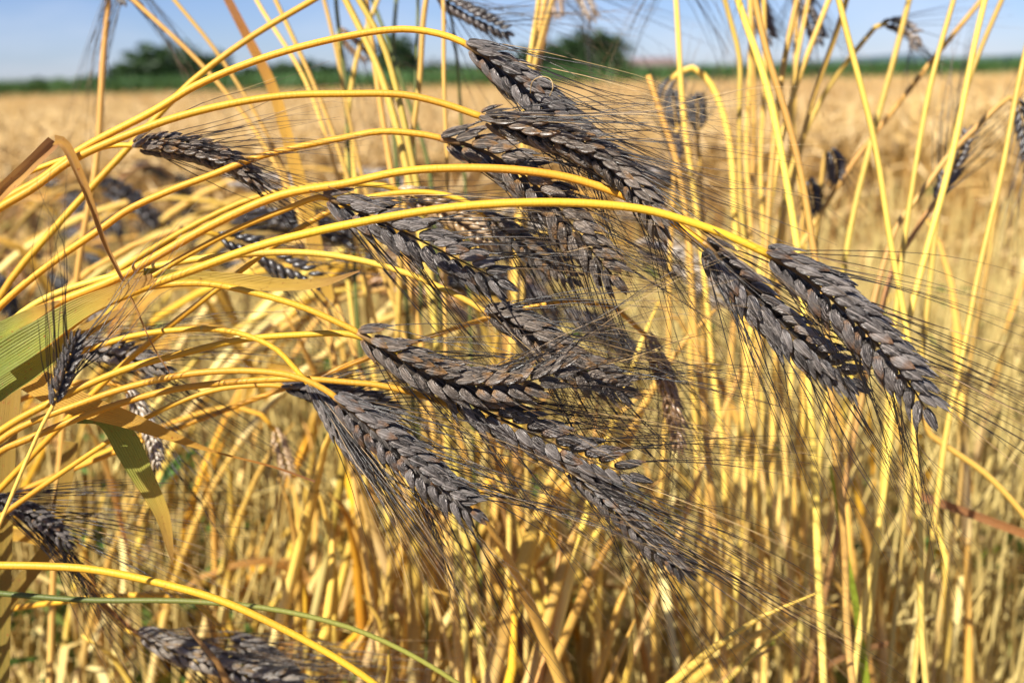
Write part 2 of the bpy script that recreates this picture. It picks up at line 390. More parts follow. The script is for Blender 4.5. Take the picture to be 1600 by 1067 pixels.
def awn_mesh(awns, length, spread, seg, sides, seed, drift, r0=0.00024, skip=0.0, mat='awn', dens=1):
    r_ = np.random.default_rng(seed); mb = MB()
    for rep in range(dens):
        for (p, yd, tt, Ss, Ne, t) in awns:
            if r_.random() < skip: continue
            a = R(abs(r_.normal(spread, 6))); b = R(r_.normal(6, 8))
            d0 = nrm(tt * math.cos(a) + Ss * math.sin(a) + Ne * math.sin(b))
            d0 = nrm(0.55 * yd + 0.45 * d0)
            d1 = nrm(d0 * 0.55 + tt * 0.30 + np.asarray(drift) * r_.uniform(0.5, 1.3) + r_.normal(0, 0.09, 3))
            l = length * r_.uniform(0.72, 1.12) * (1.0 - 0.15 * t)
            if r_.random() < 0.12: l *= r_.uniform(0.35, 0.7)
            u = np.linspace(0, 1, seg + 1); D = nrm(d0[None] * (1 - u[:, None]) + d1[None] * u[:, None])
            pts = np.vstack([p, p + np.cumsum(D[:-1] * (l / seg), axis=0)])
            pts += np.sin(u * math.pi * r_.uniform(1, 2.5))[:, None] * r_.normal(0, 0.0022, 3)[None] * u[:, None]
            tube(mb, pts, (r0 * (0.22 + 0.78 * (1 - u) ** 1.4)) * r_.uniform(0.8, 1.2), sides, False, rr=float(r_.random()))
    return mb.mesh('beard', mat, True)

def low_ear_mesh(C, roll, m_, fat, view, seed, mat):
    husks, awns, q, L = ear_layout(C, roll, m_, fat, view, seed)
    mb = MB()
    for i, (mt, kd) in enumerate(husks):
        V, F = LOWS[i % 3]; A = np.array(mt)
        mb.add(V @ A[:3, :3].T + A[:3, 3], F)
    return mb.mesh('ear', mat), awns

def ribbon(C, width, N0, twist0=0.0, twist1=0.0, fold=0.25, wprof=None, curl=0.0, seed=0):
    """leaf blade along C; width in metres, N0 its facing at the start"""
    C = np.asarray(C, float); n = len(C); T = nrm(np.gradient(C, axis=0)); mb = MB(); V = []; TT = []; XX = []
    r_ = np.random.default_rng(seed); N = np.asarray(N0, float); xs = np.array([-1, -0.5, 0, 0.5, 1.0])
    ph = r_.uniform(0, 6, 3)
    for i in range(n):
        u = i / (n - 1); t = T[i]; N = nrm(N - t * np.dot(N, t)); S = np.cross(t, N)
        a = R(twist0 + (twist1 - twist0) * u); Sx = S * math.cos(a) + N * math.sin(a); Nx = np.cross(Sx, t)
        wv = width * 0.5 * (wprof(u) if wprof else (min(1, 0.55 + 3 * u) * (1 - u ** 2.2) ** 0.7 + 0.01))
        wav = 0.12 * math.sin(9 * u + ph[0]) + 0.08 * math.sin(21 * u + ph[1])
        for x in xs:
            z = (abs(x) * fold + curl * x * x + wav * x) * wv
            V.append(C[i] + Sx * x * wv + Nx * z); TT.append(u); XX.append(x)
    F = [(i * 5 + j, i * 5 + j + 1, i * 5 + j + 6, i * 5 + j + 5) for i in range(n - 1) for j in range(4)]
    mb.add(V, F, tt=np.array(TT), xx=np.array(XX)); return mb

# ------------------------------------------------------------------ wheat stalks that are traced one by one
NSTALK = 0
def px_pts(pts, d):
    out = []
    for q in pts:
        dd = d + (q[2] if len(q) > 2 else 0.0); out.append(P(q[0], q[1], dd))
    return out

def root_left(P0, P1, reach):
    d = (P0 - P1).normalized()
    rt = Vector((P0.x - reach, P0.y + random.uniform(-0.01, 0.04), 0.0))
    a = P0 + d * 0.16; b = Vector((rt.x + 0.02, rt.y, P0.z * 0.5)); pts = []
    for t in (1.0, 0.86, 0.72, 0.58, 0.44, 0.30, 0.15):
        pts.append(P0 * (1 - t) ** 3 + a * (3 * t * (1 - t) ** 2) + b * (3 * t * t * (1 - t)) + rt * t ** 3)
    return pts

def root_down(P0, P1):
    d = (P0 - P1).normalized(); d = (d + Vector((0, 0, -0.5))).normalized()
    k_ = P0.z / max(0.25, -d.z)
    rt = P0 + d * k_; rt.z = 0.0
    return [rt, P0 * 0.3 + rt * 0.7 + (P0 - P1).normalized() * 0.01, P0 * 0.65 + rt * 0.35]

def stalk(label, stem, ear=None, d=0.45, wpx=13, mat='gold', root='left', roll=0.0, m_=12, fat=1.0, emat='glume',
          hero=True, awn_len=0.075, spread=24, drift=(0.12, 0, -0.12), reach=0.34, group=None, leaves=(), pale=0.0, nodes=(), dens=1, seg=None, top=None):
    """one whole plant: stem from the soil, nodding ear with husks and beard, leaves"""
    global NSTALK
    NSTALK += 1; sd = 100 + NSTALK
    sp = px_pts(stem, d)
    if ear:
        e0_, e1_ = px_pts(ear[:2], d); sp = sp + [e0_ + (e1_ - e0_).normalized() * 0.003]
    base = root_left(sp[0], sp[1], reach) if root == 'left' else root_down(sp[0], sp[1])
    full = base + sp
    if top is not None: full = full + [Vector(top)]
    C = spline(full, 240 if hero else 110)
    rt = np.array(C[0])
    e = tag(ob('wheat_stalk', None, None, Vector(rt)), label, 'wheat stalk', group)
    wq = np.random.default_rng(sd); uu_ = np.linspace(0, 1, len(C))
    for f_ in (9, 17, 31): C = C + (0.0011 * 9 / f_) * np.sin(uu_ * f_ * 2.2 + wq.uniform(0, 6))[:, None] * wq.normal(0, 1, 3)[None] * np.minimum(1, 6 * (1 - uu_))[:, None]
    C[0][2] = 0.0; rt = np.array(C[0]); e.location = Vector(rt)
    u = np.linspace(0, 1, len(C)); r0 = 0.5 * wpx * K * d
    rad = r0 * (1.18 - 0.30 * u ** 2) * (1 + 0.035 * np.sin(u * 23 + sd) + 0.012 * np.sin(u * 71 + sd))
    mb = MB(); tube(mb, C - rt, rad, 10 if hero else 7)
    for (nx, ny) in nodes:
        w_ = np.array(P(nx, ny, d)); i = int(np.argmin(np.linalg.norm(C - w_, axis=1))); i = min(max(i, 1), len(C) - 2)
        t = nrm(C[i + 1] - C[i - 1]); uu = np.linspace(-1, 1, 7)
        tube(mb, (C[i] - rt) + t[None] * uu[:, None] * r0 * 1.3, rad[i] * (1.02 + 0.22 * np.cos(uu * math.pi / 2)), 10, True)
    ob('stem', mb.mesh('stem', mat), e)
    if ear:
        ep = px_pts(ear, d); E = spline(ep, 40)
        view = np.array(-CF)
        if hero:
            husks, awns, q, L = ear_layout(E, R(roll), m_, fat, view, sd)
            mb = MB(); tube(mb, E - rt, np.linspace(r0 * 0.95, r0 * 0.3, len(E)) * np.where(np.arange(len(E)) > 3, 0.6, 1.0), 8)
            eo = ob('ear', mb.mesh('ear', 'rachis'), e)
            for mt, kd in husks:
                me = random.choice((GL if kd == 'glume' else LM)[emat])
                o_ = bpy.data.objects.new(kd, me); COL.objects.link(o_); o_.parent = eo
                mt = mt.copy(); mt.translation -= Vector(rt); o_.matrix_basis = mt
        else:
            me, awns = low_ear_mesh(E - rt, R(roll), m_, fat, view, sd, emat); eo = ob('ear', me, e)
        aw = [(p - (rt if hero else 0), y, t, s, n_, tt) for p, y, t, s, n_, tt in awns]
        am = awn_mesh(aw, awn_len * (1.22 if hero else 1.1), spread, seg or (9 if hero else 5), 3, sd, drift, 0.00027 if hero else 0.00028, 0.42 if hero else 0.35, dens=dens + (1 if hero and awn_len > 0.06 else 0))
        tag(ob('beard', am, eo), kind='stuff')
        if hero: pale = max(pale, 0.10) * 1.5  # extra pale bristles: caught light put into their colour
        if pale > 0:
            am = awn_mesh(aw, awn_len * 1.1, spread, 9, 3, sd + 7, drift, 0.00022, 1 - pale, 'awn_pale')
            tag(ob('beard', am, eo), 'few pale straw-coloured bristles, some painted as sunlit, among the dark ones', kind='stuff')
    for lf in leaves: add_leaf(e, rt, **lf)
    return e, rt, C

def add_leaf(e, rt, pts, wpx, d, mat='leaf_dry', face=None, label=None, **kw):
    ww = px_pts(pts, d); C = spline(ww, 40)
    mb = ribbon(C - rt, wpx * K * d, np.array(face if face else tuple(-CF)), seed=len(pts) * 7 + int(wpx), **kw)
    o_ = ob('leaf', mb.mesh('leaf', mat), e)
    if label: o_['label'] = label
    return o_

# ------------------------------------------------------------------ large structure
def grid_sheet(name, x0, x1, y0, y1, nx, ny, z, amp, mat, seed):
    r_ = np.random.default_rng(seed)
    xs = np.linspace(x0, x1, nx); ys = y0 + (y1 - y0) * np.linspace(0, 1, ny) ** 2.2
    X, Y = np.meshgrid(xs, ys); Z = z + r_.normal(0, amp, X.shape)
    V = np.stack([X, Y, Z], -1).reshape(-1, 3)
    i, j = np.meshgrid(np.arange(ny - 1), np.arange(nx - 1), indexing='ij'); a = (i * nx + j).ravel()
    return fast_mesh(name, V, np.stack([a, a + 1, a + nx + 1, a + nx], 1), mat, None, True)
g = ob('ground', None or grid_sheet('ground', -4000, 4000, -60, 9000, 60, 60, 0.0, 0.0, 'soil', 1)); tag(g, kind='structure')

hv = []; hf = []
nh = 60
for i in range(nh):
    x = -500 + 3300 * i / (nh - 1)
    s = 1 / (1 + math.exp(-(x - 700) / 160))
    h = 4 + s * (26 + 9 * math.sin(i * 0.55) + 5 * math.sin(i * 1.7))
    hv += [(x, 2600, -5), (x, 2750, h), (x, 3300, h * 0.9), (x, 3600, -5)]
for i in range(nh - 1):
    for j in range(3): a = i * 4 + j; hf.append((a, a + 4, a + 5, a + 1))
mb = MB(); mb.add(hv, hf); tag(ob('hill', mb.mesh('hill', 'hill')), kind='structure')

# ------------------------------------------------------------------ ripe wheat field (beyond the black plot)
FIELD_Y0, FIELD_Y1 = 2.35, 34.0
def field_points(y0, y1, dens, half=0.66, pad=0.5):
    area = half * (y1 * y1 - y0 * y0) + 2 * pad * (y1 - y0); n = int(area * dens)
    y = np.sqrt(rng.uniform(y0 * y0, y1 * y1, n)); x = rng.uniform(-1, 1, n) * (half * y + pad)
    return x, y
def stalks_mesh(name, x, y, hmin, hmax, mat, leaves=2, awn=5, lean=0.10, thick=0.0017, ears=True):
    """many small wheat plants as one mesh: stem, spindle ear, bristles, leaves (triangles)"""
    n = len(x); h = rng.uniform(hmin, hmax, n) * np.clip(0.62 + 0.38 * (y - 2.35) / 0.7, 0.62, 1.0) if ears else rng.uniform(hmin, hmax, n); az = rng.uniform(0, 2 * np.pi, n); ln = np.abs(rng.normal(0, lean, n)) * h
    V = []; F = []; RR = []; nv = 0
    dx = np.cos(az) * ln + 0.05 * h; dy = np.sin(az) * ln * 0.6
    rr = rng.random(n)
    up = np.linspace(0, 1, 4)
    ring = []
    base = np.stack([x, y, np.zeros(n)], 1)
    for k_, u in enumerate(up):
        c = base + np.stack([dx * u * u, dy * u * u, h * u], 1)
        for a in (0.3, 2.4, 4.5):
            ring.append(c + thick * (1.1 - 0.3 * u) * np.array([math.cos(a), math.sin(a), 0]))
    S = np.stack(ring, 1); V.append(S.reshape(-1, 3)); RR.append(np.repeat(rr * 0.5, 12))
    loc = []
    for k_ in range(3):
        for j in range(3):
            a = k_ * 3 + j; b = k_ * 3 + (j + 1) % 3; loc += [(a, b, b + 3), (a, b + 3, a + 3)]
    F.append((np.arange(n)[:, None, None] * 12 + np.array(loc)[None]).reshape(-1, 3) + nv); nv += n * 12
    top = base + np.stack([dx, dy, h], 1)
    if ears:
        el = rng.uniform(0.06, 0.085, n); nod = rng.uniform(0.2, 2.2, n)
        ed = np.stack([np.cos(az) * np.sin(nod), np.sin(az) * np.sin(nod), np.cos(nod)], 1)
        s1 = nrm(np.cross(ed, np.array([0.1, 0.2, 1.0]))); s2 = np.cross(ed, s1); ring = []
        prof = [0.15, 1.0, 0.72, 1.05, 0.70, 0.95, 0.55, 0.7, 0.1]
        for k_, pr in enumerate(prof):
            u = k_ / (len(prof) - 1); c = top + ed * (el * u)[:, None]
            for j in range(5):
                a = j * 2 * math.pi / 5 + (k_ % 2) * 0.6
                ring.append(c + 0.0062 * pr * (s1 * math.cos(a) + 0.8 * s2 * math.sin(a)))
        kk = len(prof) * 5; V.append(np.stack(ring, 1).reshape(-1, 3)); RR.append(np.repeat(rr * 0.5 + 0.5, kk))
        loc = []
        for k_ in range(len(prof) - 1):
            for j in range(5):
                a = k_ * 5 + j; b = k_ * 5 + (j + 1) % 5; loc += [(a, b, b + 5), (a, b + 5, a + 5)]
        F.append((np.arange(n)[:, None, None] * kk + np.array(loc)[None]).reshape(-1, 3) + nv); nv += n * kk
        for q in range(awn):
            u = rng.uniform(0.2, 1, n)[:, None]; d = nrm(ed + rng.normal(0, 0.25, (n, 3))); p = top + ed * el[:, None] * u
            t3 = np.stack([p + s1 * 0.0005, p - s1 * 0.0005, p + d * 0.07], 1)
            V.append(t3.reshape(-1, 3)); RR.append(np.repeat(rr * 0.4 + 0.6, 3)); F.append(np.arange(n * 3).reshape(-1, 3) + nv); nv += n * 3
    for q in range(leaves):
        u = rng.uniform(0.25, 0.85, n); p = base + np.stack([dx * u * u, dy * u * u, h * u], 1)
        a = rng.uniform(0, 2 * np.pi, n); o2 = np.stack([np.cos(a), np.sin(a), np.zeros(n)], 1); wv = np.stack([-np.sin(a), np.cos(a), np.zeros(n)], 1) * rng.uniform(0.002, 0.004, n)[:, None]
        l = rng.uniform(0.06, 0.16, n)[:, None]; mid = p + o2 * l * 0.5 + np.array([0, 0, 0.02]); tip = p + o2 * l + np.array([0, 0, -1.0]) * l * rng.uniform(0.2, 1.0, n)[:, None]
        t5 = np.stack([p - wv * .6, p + wv * .6, mid + wv, mid - wv, tip], 1)
        V.append(t5.reshape(-1, 3)); RR.append(np.repeat(rr * 0.7, 5))
        F.append((np.arange(n)[:, None, None] * 5 + np.array([(0, 1, 2), (0, 2, 3), (3, 2, 4)])[None]).reshape(-1, 3) + nv); nv += n * 5
    return fast_mesh(name, np.concatenate(V), np.concatenate(F), mat, {'rr': np.concatenate(RR)}, True)
x, y = field_points(FIELD_Y0, 6.5, 190)
f1 = ob('wheat_field', stalks_mesh('wheat_field', x, y, 0.62, 0.80, 'wheat_field'))
tag(f1, 'pale golden field of ripe wheat beyond the black ears', 'wheat field', None, 'stuff')
x, y = field_points(6.5, FIELD_Y1, 20)
f2 = ob('field_front', stalks_mesh('far_wheat', x, y, 0.62, 0.79, 'wheat_field', 1, 3, 0.14, 0.003)); f2.name = 'far_wheat_field'
tag(f2, 'far strip of ripe wheat running up to the green crop', 'wheat field', None, 'stuff')
c_ = ob('field_canopy', grid_sheet('field_canopy', -40, 40, 5.0, FIELD_Y1 + 1, 260, 120, 0.60, 0.035, 'canopy', 5)); tag(c_, kind='structure')

# green crop strip, trees and farm behind the field
def blades_mesh(name, x, y, z0, hgt, wid, mat, flop=0.35):
    n = len(x); a = rng.uniform(0, 2 * np.pi, n); p = np.stack([x, y, z0], 1); o2 = np.stack([np.cos(a), np.sin(a), np.zeros(n)], 1)
    wv = np.stack([-np.sin(a), np.cos(a), np.zeros(n)], 1) * wid[:, None]; hz = hgt[:, None] * np.array([0, 0, 1.0])
    mid = p + hz * 0.62 + o2 * hgt[:, None] * flop * 0.35; tip = p + hz * 0.9 + o2 * hgt[:, None] * flop
    V = np.stack([p - wv * .6, p + wv * .6, mid + wv, mid - wv, tip], 1).reshape(-1, 3)
    F = (np.arange(n)[:, None, None] * 5 + np.array([(0, 1, 2), (0, 2, 3), (3, 2, 4)])[None]).reshape(-1, 3)
    return fast_mesh(name, V, F, mat, {'rr': np.repeat(rng.random(n), 5)})
n = 26000; yy = FIELD_Y1 + 1 + 14 * rng.random(n) ** 1.7; xx = rng.uniform(-1, 1, n) * (yy * 0.72)
cs = ob('green_crop_strip', blades_mesh('green_crop_strip', xx, yy, np.zeros(n), rng.uniform(1.05, 1.5, n), rng.uniform(0.015, 0.04, n), 'crop'))
tag(cs, 'band of tall green crop growing at the far edge of the wheat', 'crop', None, 'stuff')
cc = ob('crop_canopy', grid_sheet('crop_canopy', -400, 400, FIELD_Y1 + 2.5, 330, 160, 60, 1.05, 0.06, 'crop', 8)); tag(cc, kind='structure')

def tree(cx, base_z, top_y_px, Y, width, height, label, lobes, seed, n=3600, leaf=0.46):
    r_ = np.random.default_rng(seed)
    e = tag(ob('tree', None, None, (cx, Y, 0)), label, 'tree', 'trees on the horizon')
    mb = MB(); h = height
    tube(mb, spline([(0, 0, 0), (0.1, 0, h * 0.3), (-0.1, 0.1, h * 0.7)], 10), np.linspace(0.03 * h + 0.1, 0.04, 10), 8)
    for q in range(6):
        a = q * 1.05 + seed; s0 = h * (0.22 + 0.07 * q)
        tube(mb, spline([(0, 0, s0), (math.cos(a) * width * .15, math.sin(a) * width * .15, s0 + h * .12), (math.cos(a) * width * .32, math.sin(a) * width * .32, s0 + h * .2)], 7), np.linspace(0.12, 0.03, 7), 5)
    ob('trunk', mb.mesh('trunk', 'bark'), e)
    C = []
    for (lx, lz, lr, lh) in lobes:
        k_ = int(n * lr * lh / sum(l[2] * l[3] for l in lobes)); d = nrm(r_.normal(0, 1, (k_, 3))) * (r_.random((k_, 1)) ** 0.35)
        d *= 1 + 0.22 * np.sin(d[:, :1] * 7 + d[:, 2:] * 9 + seed)
        C.append(np.stack([lx * width + d[:, 0] * lr * width, d[:, 1] * lr * width * 0.8, lz * h + d[:, 2] * lh * h], 1))
    C = np.concatenate(C); C[:, 2] = np.maximum(C[:, 2], 0.25); k_ = len(C)
    a = nrm(r_.normal(0, 1, (k_, 3))); b = nrm(np.cross(a, r_.normal(0, 1, (k_, 3)))); s_ = r_.uniform(0.6, 1.4, (k_, 1)) * leaf
    V = np.stack([C - a * s_, C + b * s_ * .7, C + a * s_, C - b * s_ * .7], 1).reshape(-1, 3)
    ob('crown', fast_mesh('crown', V, np.arange(k_ * 4).reshape(-1, 4), 'foliage', {'rr': np.repeat(r_.random(k_), 4)}), e)
def at_px(px, Y):
    q = CF + CR * ((px - 800) * K) + CU * ((533.5 - 122) * K); return q.x / q.y * Y
YT = 170.0
sc_ = K * YT
tree(at_px(262, YT), 0, 0, YT, 165 * sc_, 58 * sc_ + 1.6, 'broad dark round tree standing on the horizon above the low hedge',
     [(-0.02, 0.52, 0.36, 0.42), (-0.36, 0.34, 0.20, 0.26), (0.36, 0.42, 0.26, 0.34), (-0.1, 0.2, 0.5, 0.2)], 3, 5200)
tree(at_px(440, YT), 0, 0, YT + 8, 170 * sc_, 34 * sc_ + 1, 'low spreading hedge tree between the broad tree and the narrow one',
     [(-0.25, 0.4, 0.28, 0.4), (0.1, 0.5, 0.3, 0.42), (0.4, 0.35, 0.2, 0.35)], 5, 3200)
tree(at_px(626, YT), 0, 0, YT - 4, 74 * sc_, 64 * sc_ + 1.2, 'small narrow dark tree standing by itself on the horizon',
     [(0, 0.55, 0.42, 0.42), (0.05, 0.25, 0.45, 0.25)], 9, 2600)
tree(at_px(856, YT), 0, 0, YT + 3, 130 * sc_, 48 * sc_ + 1.4, 'lower bushy tree leaning against the taller square-topped tree',
     [(0.0, 0.5, 0.45, 0.42), (-0.3, 0.3, 0.3, 0.3)], 12, 3200)
tree(at_px(925, YT), 0, 0, YT, 120 * sc_, 62 * sc_ + 1.4, 'tall square-topped tree beside the far farm roof',
     [(-0.1, 0.62, 0.36, 0.36), (0.15, 0.6, 0.34, 0.36), (0.0, 0.3, 0.5, 0.3)], 14, 3800)
for q, (px_, wd_, hh_) in enumerate(((20, 60, 10), (120, 120, 14), (720, 190, 26))):
    tree(at_px(px_, YT), 0, 0, YT + 12 + q, wd_ * sc_, hh_ * sc_ + 1.6, ('small bush low on the horizon beyond the wheat', 'long low hedge bush left out beside the broad dark tree', 'low bushes filling the gap between narrow tree and square-topped tree')[q],
         [(-0.2, 0.45, 0.3, 0.45), (0.25, 0.4, 0.28, 0.4), (0, 0.3, 0.45, 0.3)], 30 + q, 1800)

YB = 190.0; bx = at_px(1020, YB); s_ = K * YB
e = tag(ob('farm_building', None, None, (bx, YB, 0)), 'long low farm building with a reddish roof beyond the green crop', 'building')
L_, D_, wh, rh = 74 * s_, 9.0, 12 * s_ + 0.9, 22 * s_ + 0.9
mb = MB(); hl = L_ / 2
mb.add([(-hl, 0, 0), (hl, 0, 0), (hl, D_, 0), (-hl, D_, 0), (-hl, 0, wh), (hl, 0, wh), (hl, D_, wh), (-hl, D_, wh), (-hl, D_ / 2, rh), (hl, D_ / 2, rh)],
       [(0, 1, 5, 4), (2, 3, 7, 6), (1, 2, 6, 9, 5), (3, 0, 4, 8, 7)])
ob('wall', mb.mesh('wall', 'plaster', False), e)
mb = MB()
for s in (0, 1):
    ya, yb = (-0.5, D_ / 2) if s == 0 else (D_ + 0.5, D_ / 2)
    za = wh - 0.25
    mb.add([(-hl - .4, ya, za), (hl + .4, ya, za), (hl + .4, yb, rh + .1), (-hl - .4, yb, rh + .1), (-hl - .4, ya, za + .22), (hl + .4, ya, za + .22), (hl + .4, yb, rh + .34), (-hl - .4, yb, rh + .34)],
           [(0, 1, 2, 3), (4, 7, 6, 5), (0, 4, 5, 1), (0, 3, 7, 4), (1, 5, 6, 2)])
ob('roof', mb.mesh('roof', 'tile', False), e)
for q in range(4):
    x0 = -hl + L_ * (0.14 + 0.22 * q); mb = MB()
    mb.add([(x0, -0.05, wh * .45), (x0 + .9, -0.05, wh * .45), (x0 + .9, -0.05, wh * .8), (x0, -0.05, wh * .8), (x0, 0.05, wh * .45), (x0 + .9, 0.05, wh * .45), (x0 + .9, 0.05, wh * .8), (x0, 0.05, wh * .8)],
           [(0, 1, 2, 3), (0, 4, 5, 1), (1, 5, 6, 2), (2, 6, 7, 3), (3, 7, 4, 0)])
    ob('window', mb.mesh('window', 'glass', False), e)

# ------------------------------------------------------------------ the sharp stalks in front
HERO = []
H = lambda *a, **kw: HERO.append(stalk(*a, **kw))

H('black ear on the highest yellow arch, a pale hair curled on it',
  [(0, 318), (60, 282), (118, 237), (236, 171), (304, 130), (405, 90), (540, 57), (631, 46), (689, 54), (722, 66)],
  [(728, 69), (790, 110), (850, 160), (905, 215), (950, 268)], d=0.462, wpx=12, roll=38, m_=13, fat=0.98, awn_len=0.075, spread=14, drift=(0.10, 0, -0.05), reach=0.40, pale=0.10)
H('grey-black ear lying across two others, on a smooth yellow arch under the highest one',
  [(0, 338), (60, 296), (118, 250), (236, 199), (337, 169), (439, 150), (540, 146), (631, 148), (699, 164), (745, 180)],
  [(750, 182), (810, 198), (880, 218), (950, 252), (1000, 300), (1036, 362)], d=0.438, wpx=12.5, roll=62, m_=15, fat=0.92, emat='glume_tan', awn_len=0.080, spread=15, drift=(0.16, 0, 0.0), reach=0.38, pale=0.12,
  leaves=[dict(pts=[(-60, 360, .0), (0, 303), (45, 262), (86, 222)], wpx=21, d=0.445, mat='leaf_dry', fold=1.0, label='dry tan leaf snapped over at its top, upper half', wprof=lambda u: 0.9 + 0.1 * math.sin(3 * u), twist0=-20, twist1=-10),
          dict(pts=[(86, 221), (99, 224), (122, 270), (142, 325), (158, 375), (182, 425), (212, 485), (240, 545), (276, 600)], wpx=16, d=0.434, mat='leaf_dry', fold=0.8, label='snapped dry leaf tip hanging down from its fold', twist0=10, twist1=140, wprof=lambda u: (1 - u) ** 0.75 * 0.95 + 0.06)])
H('ear with tan lower scales tucked under the grey-black ear that crosses it',
  [(0, 478), (84, 410), (159, 356), (202, 325), (270, 294), (337, 270), (388, 250), (439, 235), (540, 214), (597, 205), (665, 211), (684, 215)],
  [(689, 217), (740, 230), (800, 262), (862, 315), (915, 380), (965, 440)], d=0.468, wpx=11.5, roll=25, m_=14, fat=1.0, emat='glume_tan', awn_len=0.08, spread=18, drift=(0.10, 0, -0.12), reach=0.36)
H('pair ear partly behind the big broad one, its bristles streaming down',
  [(0, 512), (84, 474), (175, 437), (219, 413), (337, 348), (439, 305), (540, 287), (631, 268), (732, 263), (817, 267), (898, 280), (980, 308), (1045, 342), (1090, 374)],
  [(1098, 378), (1140, 425), (1195, 485), (1265, 548), (1340, 600)], d=0.447, wpx=14, roll=-20, m_=13, fat=0.98, emat='glume', awn_len=0.085, spread=21, drift=(0.05, 0, -0.22), reach=0.42, pale=0.1)
H('big broad charcoal ear with two plump rows of husks over the pale field',
  [(0, 566), (101, 500), (182, 463), (236, 443), (304, 421), (405, 387), (480, 366), (530, 353), (631, 332), (732, 320), (867, 317), (962, 322), (1019, 330), (1094, 352), (1144, 371), (1188, 391)],
  [(1196, 394), (1250, 428), (1315, 480), (1380, 548), (1425, 605), (1452, 650)], d=0.420, wpx=14, roll=32, m_=14, fat=1.06, awn_len=0.082, spread=24, drift=(0.22, 0, -0.08), reach=0.46, pale=0.15)
H('black ear with a yellow stem passing across its upper scales',
  [(0, 600), (84, 520), (175, 470), (290, 400), (375, 356), (440, 330), (498, 308)],
  [(505, 305), (544, 324), (607, 351), (671, 383), (735, 415), (790, 444)], d=0.452, wpx=10, roll=14, m_=13, fat=1.02, awn_len=0.08, spread=25, drift=(0.14, 0, -0.08), reach=0.34)
H('plump ear on a greenish stem, its near scales hanging straight down',
  [(0, 535), (67, 483), (202, 430), (304, 405), (405, 395), (480, 395), (544, 403), (597, 415), (650, 432), (692, 451), (735, 473), (752, 484)],
  [(757, 488), (800, 500), (850, 535), (905, 575), (985, 612)], d=0.460, wpx=11, mat='green_gold', roll=28, m_=12, fat=1.08, emat='glume_tan', awn_len=0.085, spread=24, drift=(0.12, 0, -0.10), reach=0.33,
  leaves=[dict(pts=[(-40, 590), (0, 563), (60, 525), (120, 486), (180, 458), (240, 434)], wpx=52, d=0.412, mat='leaf_green', fold=0.30, label='greenish yellow leaf with rust specks along the stem', wprof=lambda u: 1 - 0.72 * u ** 1.5),
          dict(pts=[(-40, 545), (0, 520), (50, 492), (95, 470)], wpx=30, d=0.416, mat='leaf_green', fold=0.3),
          dict(pts=[(-40, 640), (0, 608), (60, 570), (130, 520), (200, 480)], wpx=34, d=0.430, mat='leaf_green', fold=0.3)])
H('brown-flecked ear bending sideways, its tip turned upward',
  [(0, 612), (101, 520), (160, 478), (216, 455), (287, 445), (337, 446), (405, 460), (472, 480), (530, 505), (555, 517)],
  [(559, 519), (605, 548), (660, 578), (720, 598), (790, 600), (850, 588), (885, 566)], d=0.437, wpx=11.5, mat='gold', roll=22, m_=14, fat=0.92, emat='glume_tan', awn_len=0.085, spread=22, drift=(0.10, 0, -0.16), reach=0.31, pale=0.1,
  leaves=[dict(pts=[(225, 424), (290, 432), (370, 440), (450, 447), (510, 442), (562, 424)], wpx=25, d=0.452, mat='leaf_yellow', fold=0.45, twist0=-15, twist1=35, label='yellow orange leaf with a folded upper edge tapering right', wprof=lambda u: (math.sin(math.pi * min(1, 0.12 + u * 0.86)) ** 0.8))])
H('dark ear lying beneath the ear with the upturned tip',
  [(0, 668), (70, 628), (135, 597), (202, 570), (270, 552), (371, 530), (472, 523), (548, 523), (620, 550), (680, 590)],
  [(690, 598), (745, 635), (820, 672), (905, 712), (996, 745)], d=0.453, wpx=11.5, roll=-12, m_=13, fat=0.98, awn_len=0.085, spread=22, drift=(0.10, 0, -0.15), reach=0.29)
H('lowest hanging black ear, its sunlit grey tip pointing at the straw',
  [(0, 702), (34, 688), (100, 662), (169, 638), (270, 611), (371, 597), (472, 591), (540, 595), (605, 602), (700, 630), (800, 680), (872, 722)],
  [(884, 730), (930, 765), (985, 815), (1035, 862), (1074, 893)], d=0.457, wpx=11, roll=40, m_=13, fat=0.92, awn_len=0.085, spread=20, drift=(0.08, 0, -0.20), reach=0.28, pale=0.1,
  leaves=[dict(pts=[(120, 654), (160, 652), (190, 680), (224, 745), (254, 806), (270, 880)], wpx=42, d=0.480, mat='leaf_green', fold=0.25, label='green leaf turning orange, hanging limp to a point', twist1=25, wprof=lambda u: min(1, 0.35 + 2 * u) * (1 - max(0, u - 0.3) / 0.7) ** 0.7 + 0.02)])
H('thick black ear with a bright row of pale grey husks along its lower side',
  [(0, 690), (34, 668), (120, 633), (202, 604), (304, 583), (405, 580), (472, 591), (515, 613)],
  [(523, 620), (565, 655), (620, 700), (685, 755), (746, 804)], d=0.430, wpx=11, mat='gold', roll=24, m_=13, fat=1.12, awn_len=0.085, spread=25, drift=(0.10, 0, -0.22), reach=0.29)
